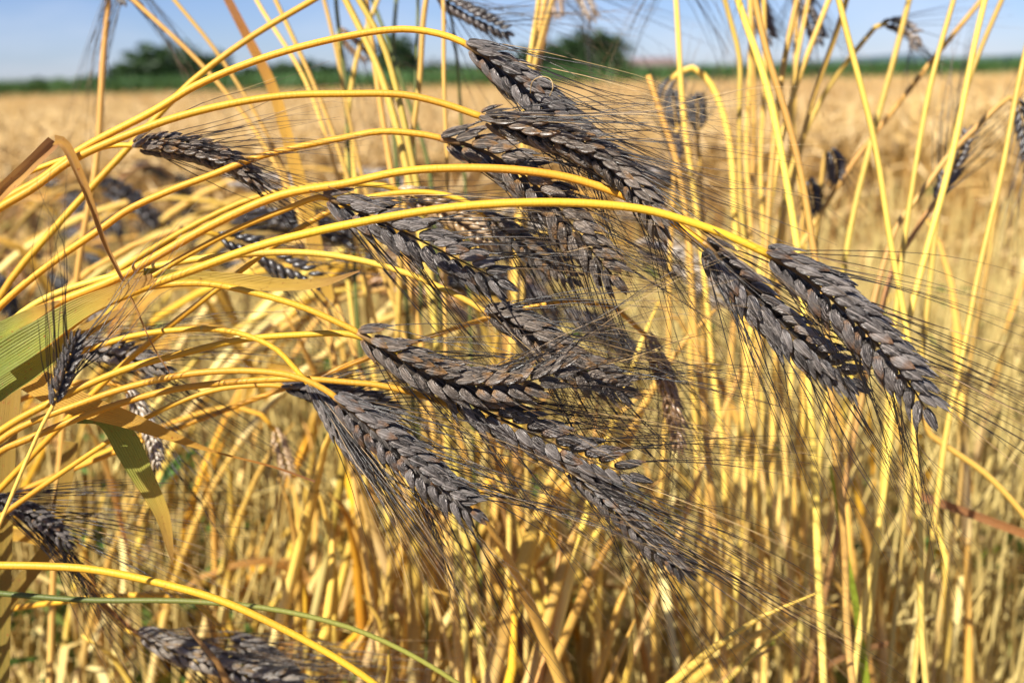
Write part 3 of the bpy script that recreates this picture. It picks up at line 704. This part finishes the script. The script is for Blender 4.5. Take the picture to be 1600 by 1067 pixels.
H('short dark ear hanging behind the thick one, on a stem with a dark joint',
  [(0, 590), (60, 572), (152, 540), (209, 524), (287, 515), (337, 515), (388, 525), (432, 546), (460, 575), (476, 593)],
  [(482, 599), (500, 625), (525, 665), (560, 712), (598, 752)], d=0.446, wpx=9.5, roll=70, m_=11, fat=0.95, awn_len=0.075, spread=20, drift=(0.0, 0, -0.3), reach=0.29, nodes=[(314, 515)],
  leaves=[dict(pts=[(-30, 560), (34, 584), (118, 628), (202, 656), (270, 682), (330, 704), (430, 730), (492, 752)], wpx=46, d=0.462, mat='leaf_orange', fold=0.22, label='long orange yellow leaf sagging below the arches', wprof=lambda u: (0.75 + 1.0 * u if u < 0.25 else max(0.06, (1 - (u - 0.25) / 0.5) if u < 0.72 else 0.07)))])
H('curved ear with its upper husks lit and lower husks in blue shade',
  [(0, 292), (60, 262), (125, 240), (170, 228), (203, 227)],
  [(209, 227), (260, 229), (320, 239), (365, 257), (403, 284)], d=0.475, wpx=9, roll=68, m_=12, fat=1.12, emat='glume_tan', awn_len=0.072, spread=22, drift=(0.16, 0, 0.06), reach=0.34)
H('little upright black ear on a thin pale stalk, bristles pointing up',
  [(-30, 880), (0, 816), (40, 722), (68, 660), (81, 637)],
  [(83, 633), (92, 605), (108, 565), (121, 524)], d=0.398, wpx=7, mat='straw', roll=48, m_=9, fat=0.85, awn_len=0.055, spread=20, drift=(0.10, 0, 0.15), reach=0.10, root='down')

# blurred but still distinct stalks behind
def B(*a, **kw):
    kw.setdefault('hero', False); return stalk(*a, **kw)
H('blurred grey ear with a pale lower row behind the little upright one',
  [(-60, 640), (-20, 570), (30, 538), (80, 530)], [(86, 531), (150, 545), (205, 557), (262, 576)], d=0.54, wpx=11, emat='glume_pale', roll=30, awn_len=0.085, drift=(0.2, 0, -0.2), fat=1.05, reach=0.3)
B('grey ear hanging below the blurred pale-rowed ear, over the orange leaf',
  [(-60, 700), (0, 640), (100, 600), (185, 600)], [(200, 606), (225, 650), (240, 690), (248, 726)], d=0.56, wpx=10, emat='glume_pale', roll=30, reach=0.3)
H('dark frayed ear sticking in low beside the pale thin stalk',
  [(-120, 830), (-60, 790), (-25, 778)], [(-15, 778), (30, 792), (70, 815), (110, 850)], d=0.52, wpx=10, emat='glume', roll=20, awn_len=0.09, drift=(0.15, 0, -0.12), reach=0.2, dens=2)
H('weathered grey ear drooping at the end of a streaked leafy stem near the ground',
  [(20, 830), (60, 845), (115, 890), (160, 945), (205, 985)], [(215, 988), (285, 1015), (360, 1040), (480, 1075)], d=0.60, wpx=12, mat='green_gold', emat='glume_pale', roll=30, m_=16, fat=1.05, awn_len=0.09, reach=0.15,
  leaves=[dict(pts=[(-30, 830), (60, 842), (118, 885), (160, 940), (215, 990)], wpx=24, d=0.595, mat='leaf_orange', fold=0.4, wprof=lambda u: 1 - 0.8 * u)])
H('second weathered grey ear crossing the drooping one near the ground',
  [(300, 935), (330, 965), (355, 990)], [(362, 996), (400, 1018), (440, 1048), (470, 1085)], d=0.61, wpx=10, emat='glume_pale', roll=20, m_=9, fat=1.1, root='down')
stalk('bare golden stem arching low and alone over the straw',
  [(-40, 884), (0, 882), (70, 883), (138, 888), (241, 908), (344, 937), (447, 985), (540, 1037), (600, 1080), (650, 1130)],
  [(655, 1135), (700, 1190), (730, 1260)], d=0.455, wpx=12.5, mat='gold', reach=0.22)
B('thin dark green stem running low beneath the bare golden one',
  [(-40, 925), (0, 927), (140, 935), (260, 935), (316, 937), (413, 947), (530, 975), (616, 1010), (712, 1066), (780, 1120)],
  [(785, 1125), (830, 1190), (850, 1250)], d=0.50, wpx=9, mat='green_stem', reach=0.22)
H('dark ear pointing sideways behind the thick ear and the crossing stems',
  [(150, 700), (250, 640), (340, 608), (430, 602)], [(440, 604), (500, 612), (560, 622), (625, 640)], d=0.50, wpx=9, roll=30, fat=0.8, reach=0.45)
H('brownish ear seen between the crossed-over ear and the drooping black one',
  [(380, 420), (480, 350), (560, 312), (660, 300), (720, 312), (748, 328)], [(755, 333), (800, 368), (850, 405), (900, 440)], d=0.51, wpx=10, emat='glume_tan', roll=20, reach=0.5)
B('pale brown ear half hidden above the ear crossed by a yellow stem',
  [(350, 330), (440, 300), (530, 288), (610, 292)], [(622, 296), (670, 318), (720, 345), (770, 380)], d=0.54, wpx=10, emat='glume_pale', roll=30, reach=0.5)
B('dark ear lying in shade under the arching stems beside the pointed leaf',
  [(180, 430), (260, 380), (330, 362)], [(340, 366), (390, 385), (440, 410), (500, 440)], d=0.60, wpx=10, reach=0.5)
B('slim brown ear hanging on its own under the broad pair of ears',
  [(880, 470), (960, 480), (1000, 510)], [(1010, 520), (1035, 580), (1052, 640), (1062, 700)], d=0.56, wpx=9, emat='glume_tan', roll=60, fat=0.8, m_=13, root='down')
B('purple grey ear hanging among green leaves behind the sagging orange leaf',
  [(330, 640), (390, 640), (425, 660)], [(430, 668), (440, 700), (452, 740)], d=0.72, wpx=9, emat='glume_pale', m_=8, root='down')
B('blurred dark ear hanging into the sky above the highest arch',
  [(640, 260), (655, 120), (662, 20), (672, -20)], [(678, -22), (705, 5), (745, 28), (795, 52)], d=0.66, wpx=10, mat='straw', root='down', fat=1.0, roll=30, awn_len=0.10, drift=(0.3, 0, 0.05), emat='glume_black')
B('twin ear tip dangling in the sky above the square-topped tree',
  [(820, 210), (832, 110), (848, 20), (858, -25)], [(862, -25), (868, -5), (874, 26)], d=0.80, wpx=11, mat='straw', root='down', m_=7, emat='glume_tan', fat=1.1)
B('ear with pale tip dangling in the sky beside the twin tip',
  [(822, 215), (838, 110), (862, 10), (880, -30)], [(888, -30), (908, -8), (928, 30)], d=0.82, wpx=11, mat='straw', root='down', m_=8, emat='glume_tan', fat=1.0, awn_len=0.10, drift=(0.4, 0, -0.05))
B('ear whose long soft bristles hang into the sky over the broad round tree',
  [(120, 420), (150, 240), (165, 60), (178, -50)], [(182, -60), (188, -30), (195, 4)], d=0.72, wpx=10, mat='straw', root='down', m_=8, awn_len=0.10, spread=30, drift=(0, 0, -0.4), dens=2)
B('stalk whose soft bristles hang into the sky beside the far farm roof',
  [(1100, 420), (1075, 240), (1060, 60), (1052, -60)], [(1050, -90), (1050, -60), (1050, -25)], d=0.74, wpx=9, mat='straw', root='down', m_=8, awn_len=0.10, spread=34, drift=(0, 0, -0.4))
B('brown drooping ear on a bow-shaped stem against the sky',
  [(1190, 560), (1215, 380), (1246, 243), (1296, 135), (1347, 67), (1374, 38)], [(1379, 35), (1405, 40), (1425, 52), (1431, 74)], d=0.80, wpx=9, mat='straw', root='down', m_=9, emat='glume_tan', fat=1.1, drift=(0.3, 0, 0))
B('slender black upright ear on an orange stem over the pale field',
  [(1360, 560), (1395, 420), (1425, 370), (1455, 325)], [(1464, 314), (1480, 280), (1497, 243), (1515, 205)], d=0.70, wpx=10, mat='brown_straw', root='down', m_=11, fat=0.95, emat='glume_black', awn_len=0.09, spread=10, drift=(0.1, 0, 0.2))
B('orange stem leaning across the upright black ear, its ear hooked down',
  [(1340, 600), (1398, 357), (1440, 300), (1482, 243), (1530, 195), (1572, 156), (1585, 150)], [(1590, 154), (1597, 185), (1606, 230), (1612, 270)], d=0.68, wpx=10, mat='brown_straw', root='down', m_=9, fat=0.6, emat='glume_black')
B('curved yellow stem dropping away beyond the broad ear tip',
  [(1690, 960), (1650, 880), (1600, 806), (1541, 742), (1486, 702), (1452, 676), (1440, 640)], None, d=0.62, wpx=11, mat='straw', root='down')
for (lab, st, er, dd) in (
    ('dark ear standing upright over the wheat between two yellow stems', [(1075, 420), (1066, 300), (1058, 205)], [(1057, 200), (1054, 172), (1050, 145)], 0.82),
    ('dark ear beside its upright neighbour over the wheat', [(1100, 420), (1096, 300), (1090, 210)], [(1090, 205), (1090, 178), (1089, 150)], 0.85),
    ('dark folded ear under a small hooked stem over the pale field', [(1272, 440), (1280, 337), (1286, 260), (1292, 232)], [(1297, 232), (1305, 255), (1308, 284)], 0.8),
    ('dark ear showing behind the leaning yellow stems', [(1252, 520), (1254, 420), (1256, 300), (1260, 275)], [(1264, 278), (1268, 300), (1271, 332)], 0.8),
    ('dark ear pushing up just behind the bristles of the highest ear', [(1046, 440), (1052, 330), (1054, 262)], [(1055, 255), (1056, 235), (1052, 212)], 0.8)):
    B(lab, st, er, d=dd, wpx=8, mat='straw', root='down', m_=7, fat=1.6, awn_len=0.05, emat='glume_black')
B('dark ear half out of view hanging at the top between two yellow stems',
  [(1150, 520), (1172, 260), (1176, 60), (1174, -40)], [(1176, -50), (1182, -10), (1192, 30), (1203, 64)], d=0.86, wpx=9, mat='straw', root='down', m_=11, fat=1.1, emat='glume_black')
B('dark ear with soft bristles hanging at the top beside the twisted stems',
  [(1215, 520), (1232, 260), (1244, 60), (1246, -40)], [(1250, -50), (1254, -10), (1266, 32), (1282, 64)], d=0.88, wpx=9, mat='straw', root='down', m_=11, fat=1.1, emat='glume_black', drift=(0.25, 0, -0.2))
B('blurred brown ear among the tall stems above the second arch',
  [(560, 330), (545, 200), (530, 80), (527, 48)], [(528, 44), (540, 58), (556, 74), (575, 92)], d=0.85, wpx=9, mat='straw', root='down', m_=8, emat='glume_tan')

# tall straight stalks running out at the top
TG = 'tall straight stalks beside the pale field'; TL = 'tall straight yellow stalk rising in front of the pale field into the sky'
def tall(pts, d, wpx, label, group, mat='straw', lean=None):
    a = P(pts[-1][0], pts[-1][1], d); b = P(pts[-2][0], pts[-2][1], d); dr = (a - b).normalized()
    d_ = d; e1 = a + dr * 0.10; side = 1 if random.random() < 0.75 else -1
    def unp(v):
        q = v - CAM; z = q.dot(CF); return (800 + q.dot(CR) / (K * z), 533.5 - q.dot(CU) / (K * z), z - d_)
    s2 = e1 + dr * 0.05 + Vector((0.012 * side, 0, 0.0)); s3 = s2 + Vector((0.03 * side, 0.01, 0.012))
    ear = [unp(s3 + Vector((0.004 * side, 0, -0.002))), unp(s3 + Vector((0.03 * side, 0.01, -0.012))), unp(s3 + Vector((0.05 * side, 0.01, -0.045)))]
    wpx = wpx * 0.82
    return B(label, pts + [unp(e1), unp(s2), unp(s3)], ear, d=d, wpx=wpx, mat=mat, root='down', group=group, m_=9, awn_len=0.06)
TALL = [
    ([(1190, 620), (1160, 330), (1155, 150), (1154, 91), (1131, 0)], 0.72, 10),
    ([(1270, 700), (1242, 357), (1205, 162), (1154, 0)], 0.62, 14),
    ([(1300, 620), (1266, 357), (1229, 189), (1202, 88), (1181, 0)], 0.60, 13),
    ([(1180, 620), (1200, 300), (1222, 135), (1249, 0)], 0.70, 12),
    ([(1170, 560), (1205, 300), (1232, 175), (1296, 0)], 0.72, 11),
    ([(1160, 680), (1205, 400), (1250, 240), (1320, 0)], 0.74, 11),
    ([(1425, 620), (1410, 480), (1389, 357), (1357, 189), (1311, 0)], 0.60, 12),
    ([(1300, 560), (1330, 357), (1370, 189), (1421, 0)], 0.74, 11),
    ([(1395, 560), (1414, 357), (1448, 162), (1492, 0)], 0.66, 10),
    ([(1200, 480), (1313, 287), (1424, 135), (1532, 0)], 0.80, 10),
    ([(1400, 640), (1455, 357), (1495, 175), (1543, 0)], 0.64, 12),
    ([(1440, 560), (1470, 300), (1512, 135), (1570, 0)], 0.70, 10),
    ([(1470, 760), (1515, 500), (1575, 200), (1602, 80)], 0.62, 11),
    ([(1165, 640), (1168, 300), (1172, 120), (1170, -5)], 0.80, 10),
    ([(1225, 700), (1190, 330), (1198, 120), (1196, -5)], 0.78, 9),
    ([(1500, 720), (1540, 420), (1570, 260), (1610, 90)], 0.85, 9),
    ([(1230, 640), (1258, 380), (1240, 160), (1262, -5)], 0.84, 9),
]
for pts, d, w_ in TALL:
    lx = pts[-1][0] - pts[-3][0]
    wd = ('tilting towards the highest ear', 'tilting to') if lx < -35 else ('tilting away from the highest ear', 'tilting from') if lx > 60 else ('standing nearly plumb', 'plumb')
    tall(pts, d, w_, f'tall yellow stalk {wd[0]}, between pale field and sky', f'tall stalks beside the pale field, {wd[1]}')
UL = 'tall pale stalk crossing the sky behind the upper yellow arches'; UG = 'tall stalks behind the upper arches'
for pts, d, w_ in (
    ([(560, 560), (420, 240), (321, 105), (202, 0)], 0.70, 9), ([(520, 560), (440, 260), (345, 95), (270, 0)], 0.72, 8),
    ([(600, 560), (540, 320), (479, 135), (405, 0)], 0.74, 8), ([(640, 560), (560, 320), (495, 142), (428, 0)], 0.70, 9),
    ([(690, 560), (650, 330), (600, 140), (536, 0)], 0.64, 14), ([(690, 600), (660, 340), (598, 68), (562, 0)], 0.62, 13),
    ([(660, 560), (610, 260), (585, 90), (572, 0)], 0.68, 12), ([(640, 560), (560, 250), (530, 100), (505, 0)], 0.76, 8),
    ([(700, 620), (696, 330), (690, 120), (688, 0)], 0.66, 8), ([(800, 620), (812, 330), (824, 120), (842, 0)], 0.70, 10),
    ([(820, 620), (820, 330), (832, 120), (862, 0)], 0.74, 9), ([(560, 620), (540, 330), (556, 100), (592, 0)], 0.8, 9)):
    tall(pts, d, w_, UL, UG)
tall([(0, 466), (84, 357), (209, 219), (297, 128), (388, 61), (493, 0)], 0.56, 13, 'straight golden stalk slanting up across the two highest arches', None, 'gold')
e_, rt_, C_ = tall([(500, 420), (472, 280), (425, 135), (388, 61), (354, 0)], 0.70, 10, 'tall stalk carrying a broad faded leaf against the sky', None)
add_leaf(e_, rt_, [(510, 470), (480, 330), (448, 210), (425, 135), (388, 61), (350, -12)], 27, 0.695, 'leaf_orange', fold=0.2, wprof=lambda u: 1 - 0.55 * u)
tall([(655, 560), (652, 300), (648, 130), (650, 0)], 0.74, 6, 'thin dull green stem standing against the sky near the narrow tree', None, 'green_stem')
tall([(735, 520), (719, 190), (714, 90), (706, 20)], 0.78, 6, 'thin dull green stem standing just behind the highest ear', None, 'green_stem')
for q, pts in enumerate(([(560, 520), (548, 300), (542, 160), (528, 0)], [(690, 520), (668, 250), (640, 160), (585, 10)], [(640, 540), (622, 300), (612, 150), (622, 0)])):
    tall(pts, 0.80 + 0.03 * q, 8, 'dull green stem among the tall pale stalks behind the arches', 'green stems behind the arches', 'green_stem')
B('yellow stem bowing over below the horizon by the upright dark ears', [(1175, 640), (1150, 350), (1131, 189), (1107, 128), (1080, 106), (1058, 116)], [(1052, 120), (1040, 140), (1032, 168)], d=0.78, wpx=11, mat='straw', root='down', m_=7)
B('broken-topped yellow stem standing among the ear bristles', [(1090, 520), (1060, 270), (1036, 190), (1013, 118)], None, d=0.66, wpx=11, mat='straw', root='down')

# ------------------------------------------------------------------ thicket: whole plants copied from a few sorts
def lean_of(px):
    return float(np.interp(px, [0, 150, 350, 600, 800, 950, 1150, 1350, 1600], [24, 21, 17, 7, 0, -11, -15, -8, -6]))
def proto(seed, h, th0, th1, pw, smat, emat, nleaf, ear=True, r=0.0021):
    """a plant growing from the origin, bowing towards +X"""
    r_ = np.random.default_rng(seed); n = 26; s = np.linspace(0, 1, n); th = R(th0) + R(th1) * s ** pw
    ds = h / (n - 1); C = np.zeros((n, 3)); wob = r_.normal(0, 0.03)
    for i in range(1, n):
        C[i] = C[i - 1] + ds * np.array([math.sin(th[i]), wob * s[i] * 1.5, math.cos(th[i])])
    parts = []; mb = MB(); rad = r * (1.15 - 0.35 * s)
    if not ear: rad = rad * np.where(s > 0.9, 1 - 7.5 * (s - 0.9), 1.0); C[-3:] += np.array([[0.002, 0, 0], [0.006, 0.003, -0.004], [0.013, 0.007, -0.012]])
    tube(mb, C, rad, 7)
    for f in (0.18, 0.42, 0.68):
        i = int(f * (n - 1)); t = nrm(C[i + 1] - C[i - 1]); uu = np.linspace(-1, 1, 5)
        tube(mb, C[i] + t[None] * uu[:, None] * 0.004, r * (1.05 + 0.3 * np.cos(uu * math.pi / 2)), 7, True)
        # leaf sheath wrapped round the stem above the joint
        j = np.arange(i, min(n, i + 6)); tube(mb, C[j], r * np.linspace(1.3, 1.12, len(j)), 7, False)
    parts.append(('stem', mb.mesh('stem', smat), None))
    if ear:
        el = r_.uniform(0.065, 0.085); a0 = th[-1]; E = [C[-1] + np.array([math.sin(a0), 0, math.cos(a0)]) * 0.001]
        for i in range(11): a = a0 + R(r_.uniform(25, 45)) * i / 10; E.append(E[-1] + el / 11 * np.array([math.sin(a), 0, math.cos(a)]))
        E = np.array(E); me, awns = low_ear_mesh(E, r_.uniform(0, 1.5), 10, 0.95, np.array([0, -1.0, 0.2]), seed, emat)
        parts.append(('ear', me, None))
        parts.append(('beard', awn_mesh(awns, 0.085, 20, 4, 3, seed, (0.1, 0, -0.12), 0.0003, 0.35), 'ear'))
    for q in range(nleaf):
        i = int((0.3 + 0.5 * r_.random()) * (n - 1)); az = r_.uniform(-1.4, 1.4) + (math.pi if r_.random() < .35 else 0); o_ = np.array([math.cos(az), math.sin(az), 0]); l = r_.uniform(0.10, 0.20)
        up = r_.uniform(0.1, 0.5); L = spline([C[i], C[i] + o_ * l * .3 + np.array([0, 0, l * up]), C[i] + o_ * l * .65 + np.array([0, 0, l * (up - .15)]), C[i] + o_ * l * .9 - np.array([0, 0, l * r_.uniform(.1, .7)])], 14)
        lm = ['leaf_dry', 'leaf_orange', 'leaf_dry', 'leaf_green'][int(r_.integers(0, 4))]
        mb = ribbon(L, r_.uniform(0.006, 0.011), np.array([0, -0.5, 0.8]), 0, r_.uniform(-160, 160), 0.4, seed=seed + q)
        parts.append(('leaf', mb.mesh('leaf', lm), None))
    return parts
BOW = [proto(300 + q, 0.80 + 0.025 * (q % 5), 2 + 2 * (q % 3), 80 + 8 * (q % 4), 3.2, ('straw', 'gold', 'straw', 'straw')[q % 4], ('glume', 'glume_tan', 'glume_pale')[q % 3], (1, 2, 0, 1)[q % 4], True, 0.0020 + 0.0002 * (q % 4)) for q in range(10)]
STR = [proto(400 + q, 0.56 + 0.05 * (q % 5), 0, 8 + 9 * (q % 3), 2.0, ('straw', 'straw', 'brown_straw' if q < 5 else 'gold', 'straw', 'straw')[q % 5], 'glume', (1, 0, 2, 0)[q % 4], False, 0.0026 + 0.0004 * (q % 4)) for q in range(10)]
DRK = [proto(500 + q, 0.80 + 0.03 * (q % 4), 2 + 2 * (q % 3), 85 + 12 * (q % 4), 3.0, ('brown_straw', 'straw', 'gold')[q % 3], ('glume_black', 'glume', 'glume_black', 'glume_tan')[q % 4], (2, 1, 2)[q % 3], True, 0.0021) for q in range(8)]
def words(parts):
    """how a copied plant looks"""
    sm = [me.materials[0].name for nm, me, p_ in parts if nm == 'stem'][0]; lf = [me.materials[0].name for nm, me, p_ in parts if nm == 'leaf']; er = [me.materials[0].name for nm, me, p_ in parts if nm == 'ear']
    w1 = {'golden_straw': 'golden', 'pale_yellow_straw': 'pale yellow', 'weathered_brown_straw': 'weathered brown'}[sm]
    w2 = 'leafless' if not lf else 'two-leaved' if len(lf) > 1 else {'dry_tan_leaf': 'tan-leaved', 'orange_leaf': 'orange-leaved', 'ageing_green_leaf': 'green-leaved'}[lf[0]]
    w3 = {'charcoal_husk': 'charcoal', 'black_husk': 'black', 'tan_flecked_husk': 'tan-flecked', 'weathered_grey_husk': 'weathered grey'}[er[0]] if er else ''
    return w1, w2, w3
def plant(parts, loc, rz, tilt_x, sc, label, group, tilt_y=0.0):
    e = tag(ob('wheat_stalk', None, None, loc), label, 'wheat stalk', group)
    e.rotation_euler = (Matrix.Rotation(R(tilt_x), 3, 'Y') @ Matrix.Rotation(R(tilt_y), 3, 'X') @ Matrix.Rotation(rz, 3, 'Z')).to_euler(); e.scale = (sc, sc, sc)
    last = {}
    for nm, me, par in parts:
        o_ = ob(nm, me, last.get(par, e) if par else e)
        if nm == 'beard': o_['kind'] = 'stuff'
        last[nm] = o_
def ground_px(px, d):
    """ground point whose column of the picture is px at depth d (metres forward)"""
    return Vector(((px - 800) * K * d * 1.0, d, 0.0))
def top_z(parts): return max(v.co.z for v in parts[0][1].vertices)
def put_straw(px, d, sc=None):
    pr = random.choice(STR); w1, w2, w3 = words(pr)
    plant(pr, ground_px(px - lean_of(px) * 7.0, d), random.uniform(0, 6.28), lean_of(px) + random.gauss(0, 4), sc or random.uniform(0.9, 1.15),
          f'{w1} {w2} straw standing earless in the thicket below the ears', f'{w1} {w2} straws of the thicket', random.gauss(0, 4))
def put_bow(tx, d, zt, rz, tilt, where, grp, sorts=BOW):
    """tx: picture column its ear should hang in"""
    pr = random.choice(sorts); w1, w2, w3 = words(pr); sc = zt / top_z(pr)
    V = [v.co for v in pr[0][1].vertices]; mx = max(v.x for v in V) * sc * math.cos(rz) + zt * math.sin(R(tilt))
    plant(pr, Vector(((tx - 800) * K * d - mx, d, 0)), rz, tilt, sc, f'{w1} {w2} stalk with {w3} ear {where}', f'{w1} {w2} {w3} stalks {grp}', -abs(random.gauss(0, 3)))
for q in range(104): put_straw(40 + 620 * random.random(), random.uniform(0.54, 1.0))
for q in range(26): put_straw(random.uniform(640, 1000), random.uniform(0.6, 1.2))
for q in range(38): put_straw(random.uniform(940, 1640), random.uniform(0.6, 1.25))
for q in range(26): put_bow(random.uniform(330, 1060), random.uniform(0.80, 1.3), random.uniform(0.78, 0.87), random.gauss(0.15, 0.2), 3 + random.gauss(0, 2), 'blurred behind the sharp ears', 'of the thicket')
for q in range(30): put_bow(random.uniform(-160, 250), random.uniform(1.15, 2.0), random.uniform(0.79, 0.88), random.gauss(0, 0.6), 8 + random.gauss(0, 5), 'in the dark mass behind the arches', 'behind the arches', DRK)

# the rest of the thicket as one mass
n = 6200; yy = rng.uniform(0.85, 2.45, n); xx = rng.uniform(-1, 1, n) * (0.72 * yy + 0.35)
th = ob('straw_thicket', stalks_mesh('straw_thicket', xx, yy, 0.36, 0.74, 'thicket', 1, 0, 0.16, 0.0019, False))
tag(th, 'mass of short dry straw crowding the ground behind the ears', 'straw', None, 'stuff')

def curls_mesh(name, n, x, y, z, lmin, lmax, wmin, wmax, mat):
    """loose curved blades lying at all angles"""
    d = nrm(rng.normal(0, 1, (n, 3)) * np.array([1, 1, 0.45])); s_ = nrm(np.cross(d, rng.normal(0, 1, (n, 3)))); nn = np.cross(d, s_)
    l = rng.uniform(lmin, lmax, (n, 1)); w_ = rng.uniform(wmin, wmax, (n, 1)); c = np.stack([x, y, z], 1); V = []
    for u, wf in ((-0.5, 0.4), (-0.17, 1.0), (0.17, 0.9), (0.5, 0.15)):
        p = c + d * l * u - nn * l * u * u * 0.9
        V += [p - s_ * w_ * wf, p + s_ * w_ * wf]
    V = np.stack(V, 1).reshape(-1, 3); V[:, 2] = np.maximum(V[:, 2], 0.006)
    F = (np.arange(n)[:, None, None] * 8 + np.array([(0, 1, 3, 2), (2, 3, 5, 4), (4, 5, 7, 6)])[None]).reshape(-1, 4)
    return fast_mesh(name, V, F, mat, {'rr': np.repeat(rng.random(n), 8)}, True)
n = 6500; yy = rng.uniform(0.6, 2.6, n); xx = rng.uniform(-1, 1, n) * (0.72 * yy + 0.4)
li = ob('dead_leaf_litter', curls_mesh('dead_leaf_litter', n, xx, yy, 0.02 + 0.42 * rng.random(n) ** 1.6, 0.04, 0.15, 0.002, 0.006, 'litter'))
tag(li, 'brown dead leaves tangled between the straws near the ground', 'leaf litter', None, 'stuff')
n = 5200; cl = rng.integers(0, 90, n); cy = rng.uniform(0.8, 2.3, 90); cx = rng.uniform(-1, 0.8, 90) * (0.5 * cy + 0.1)
we = ob('green_weeds', curls_mesh('green_weeds', n, cx[cl] + rng.normal(0, .06, n), cy[cl] + rng.normal(0, .06, n), np.abs(rng.normal(0.14, 0.16, n)), 0.02, 0.09, 0.003, 0.009, 'weed'))
tag(we, 'low green weeds showing between the straws near the ground', 'weeds', None, 'stuff')

# single blades
def blade(label, pts, d, wpx, mat, **kw):
    ww = px_pts(pts, d); base = root_down(ww[0], ww[1]); C = spline(base + ww, 46); rt = C[0].copy()
    mb = ribbon(C - rt, wpx * K * d, np.array(-CF), seed=int(wpx), **kw)
    tag(ob('grass_blade', mb.mesh('grass_blade', mat), None, Vector(rt)), label, 'grass blade')
blade('bright lime green blade standing among the yellow straws', [(1335, 934), (1320, 860), (1308, 790), (1297, 728)], 0.66, 17, 'leaf_lime', wprof=lambda u: 1.0 - 0.75 * max(0, u - 0.75) / 0.25, fold=0.3)
blade('rust orange blade slanting down past the yellow straws', [(1640, 850), (1600, 834), (1510, 800), (1424, 770)], 0.70, 15, 'leaf_orange', wprof=lambda u: 0.9, fold=0.3)
blade('tan bent blade reaching up out of the litter', [(1240, 1072), (1290, 1040), (1345, 1015), (1398, 1002)], 0.72, 17, 'leaf_dry', wprof=lambda u: 0.9 - 0.4 * u, fold=0.3)
blade('dark green striped blade standing under the speckled leaf', [(10, 700), (16, 640), (22, 570), (20, 520)], 0.54, 34, 'leaf_dark', wprof=lambda u: 1.0, fold=0.2)
blade('dark green blade drooping beside the frayed ear', [(20, 930), (70, 870), (98, 775), (112, 690)], 0.56, 34, 'leaf_dark', wprof=lambda u: 1.0 - 0.3 * u, fold=0.2)

# pale hair curled on the highest ear
e0, r0_, c0_ = HERO[0]
eo = [c for c in e0.children if c.name.startswith('ear')][0]
C = spline([P(829, 146, .452), (P(832, 128, .448)), P(846, 120, .446), P(860, 124, .446), P(864, 136, .446), P(859, 150, .450)], 24)
mb = MB(); tube(mb, C - r0_, 0.00024, 4, False, rr=0.9)
o_ = ob('curled_hair', mb.mesh('curled_hair', 'awn_pale'), eo)
print('stalks', NSTALK, 'objects', len(bpy.data.objects), 'tris', sum(len(me.loops) - 2 * len(me.polygons) for me in bpy.data.meshes))
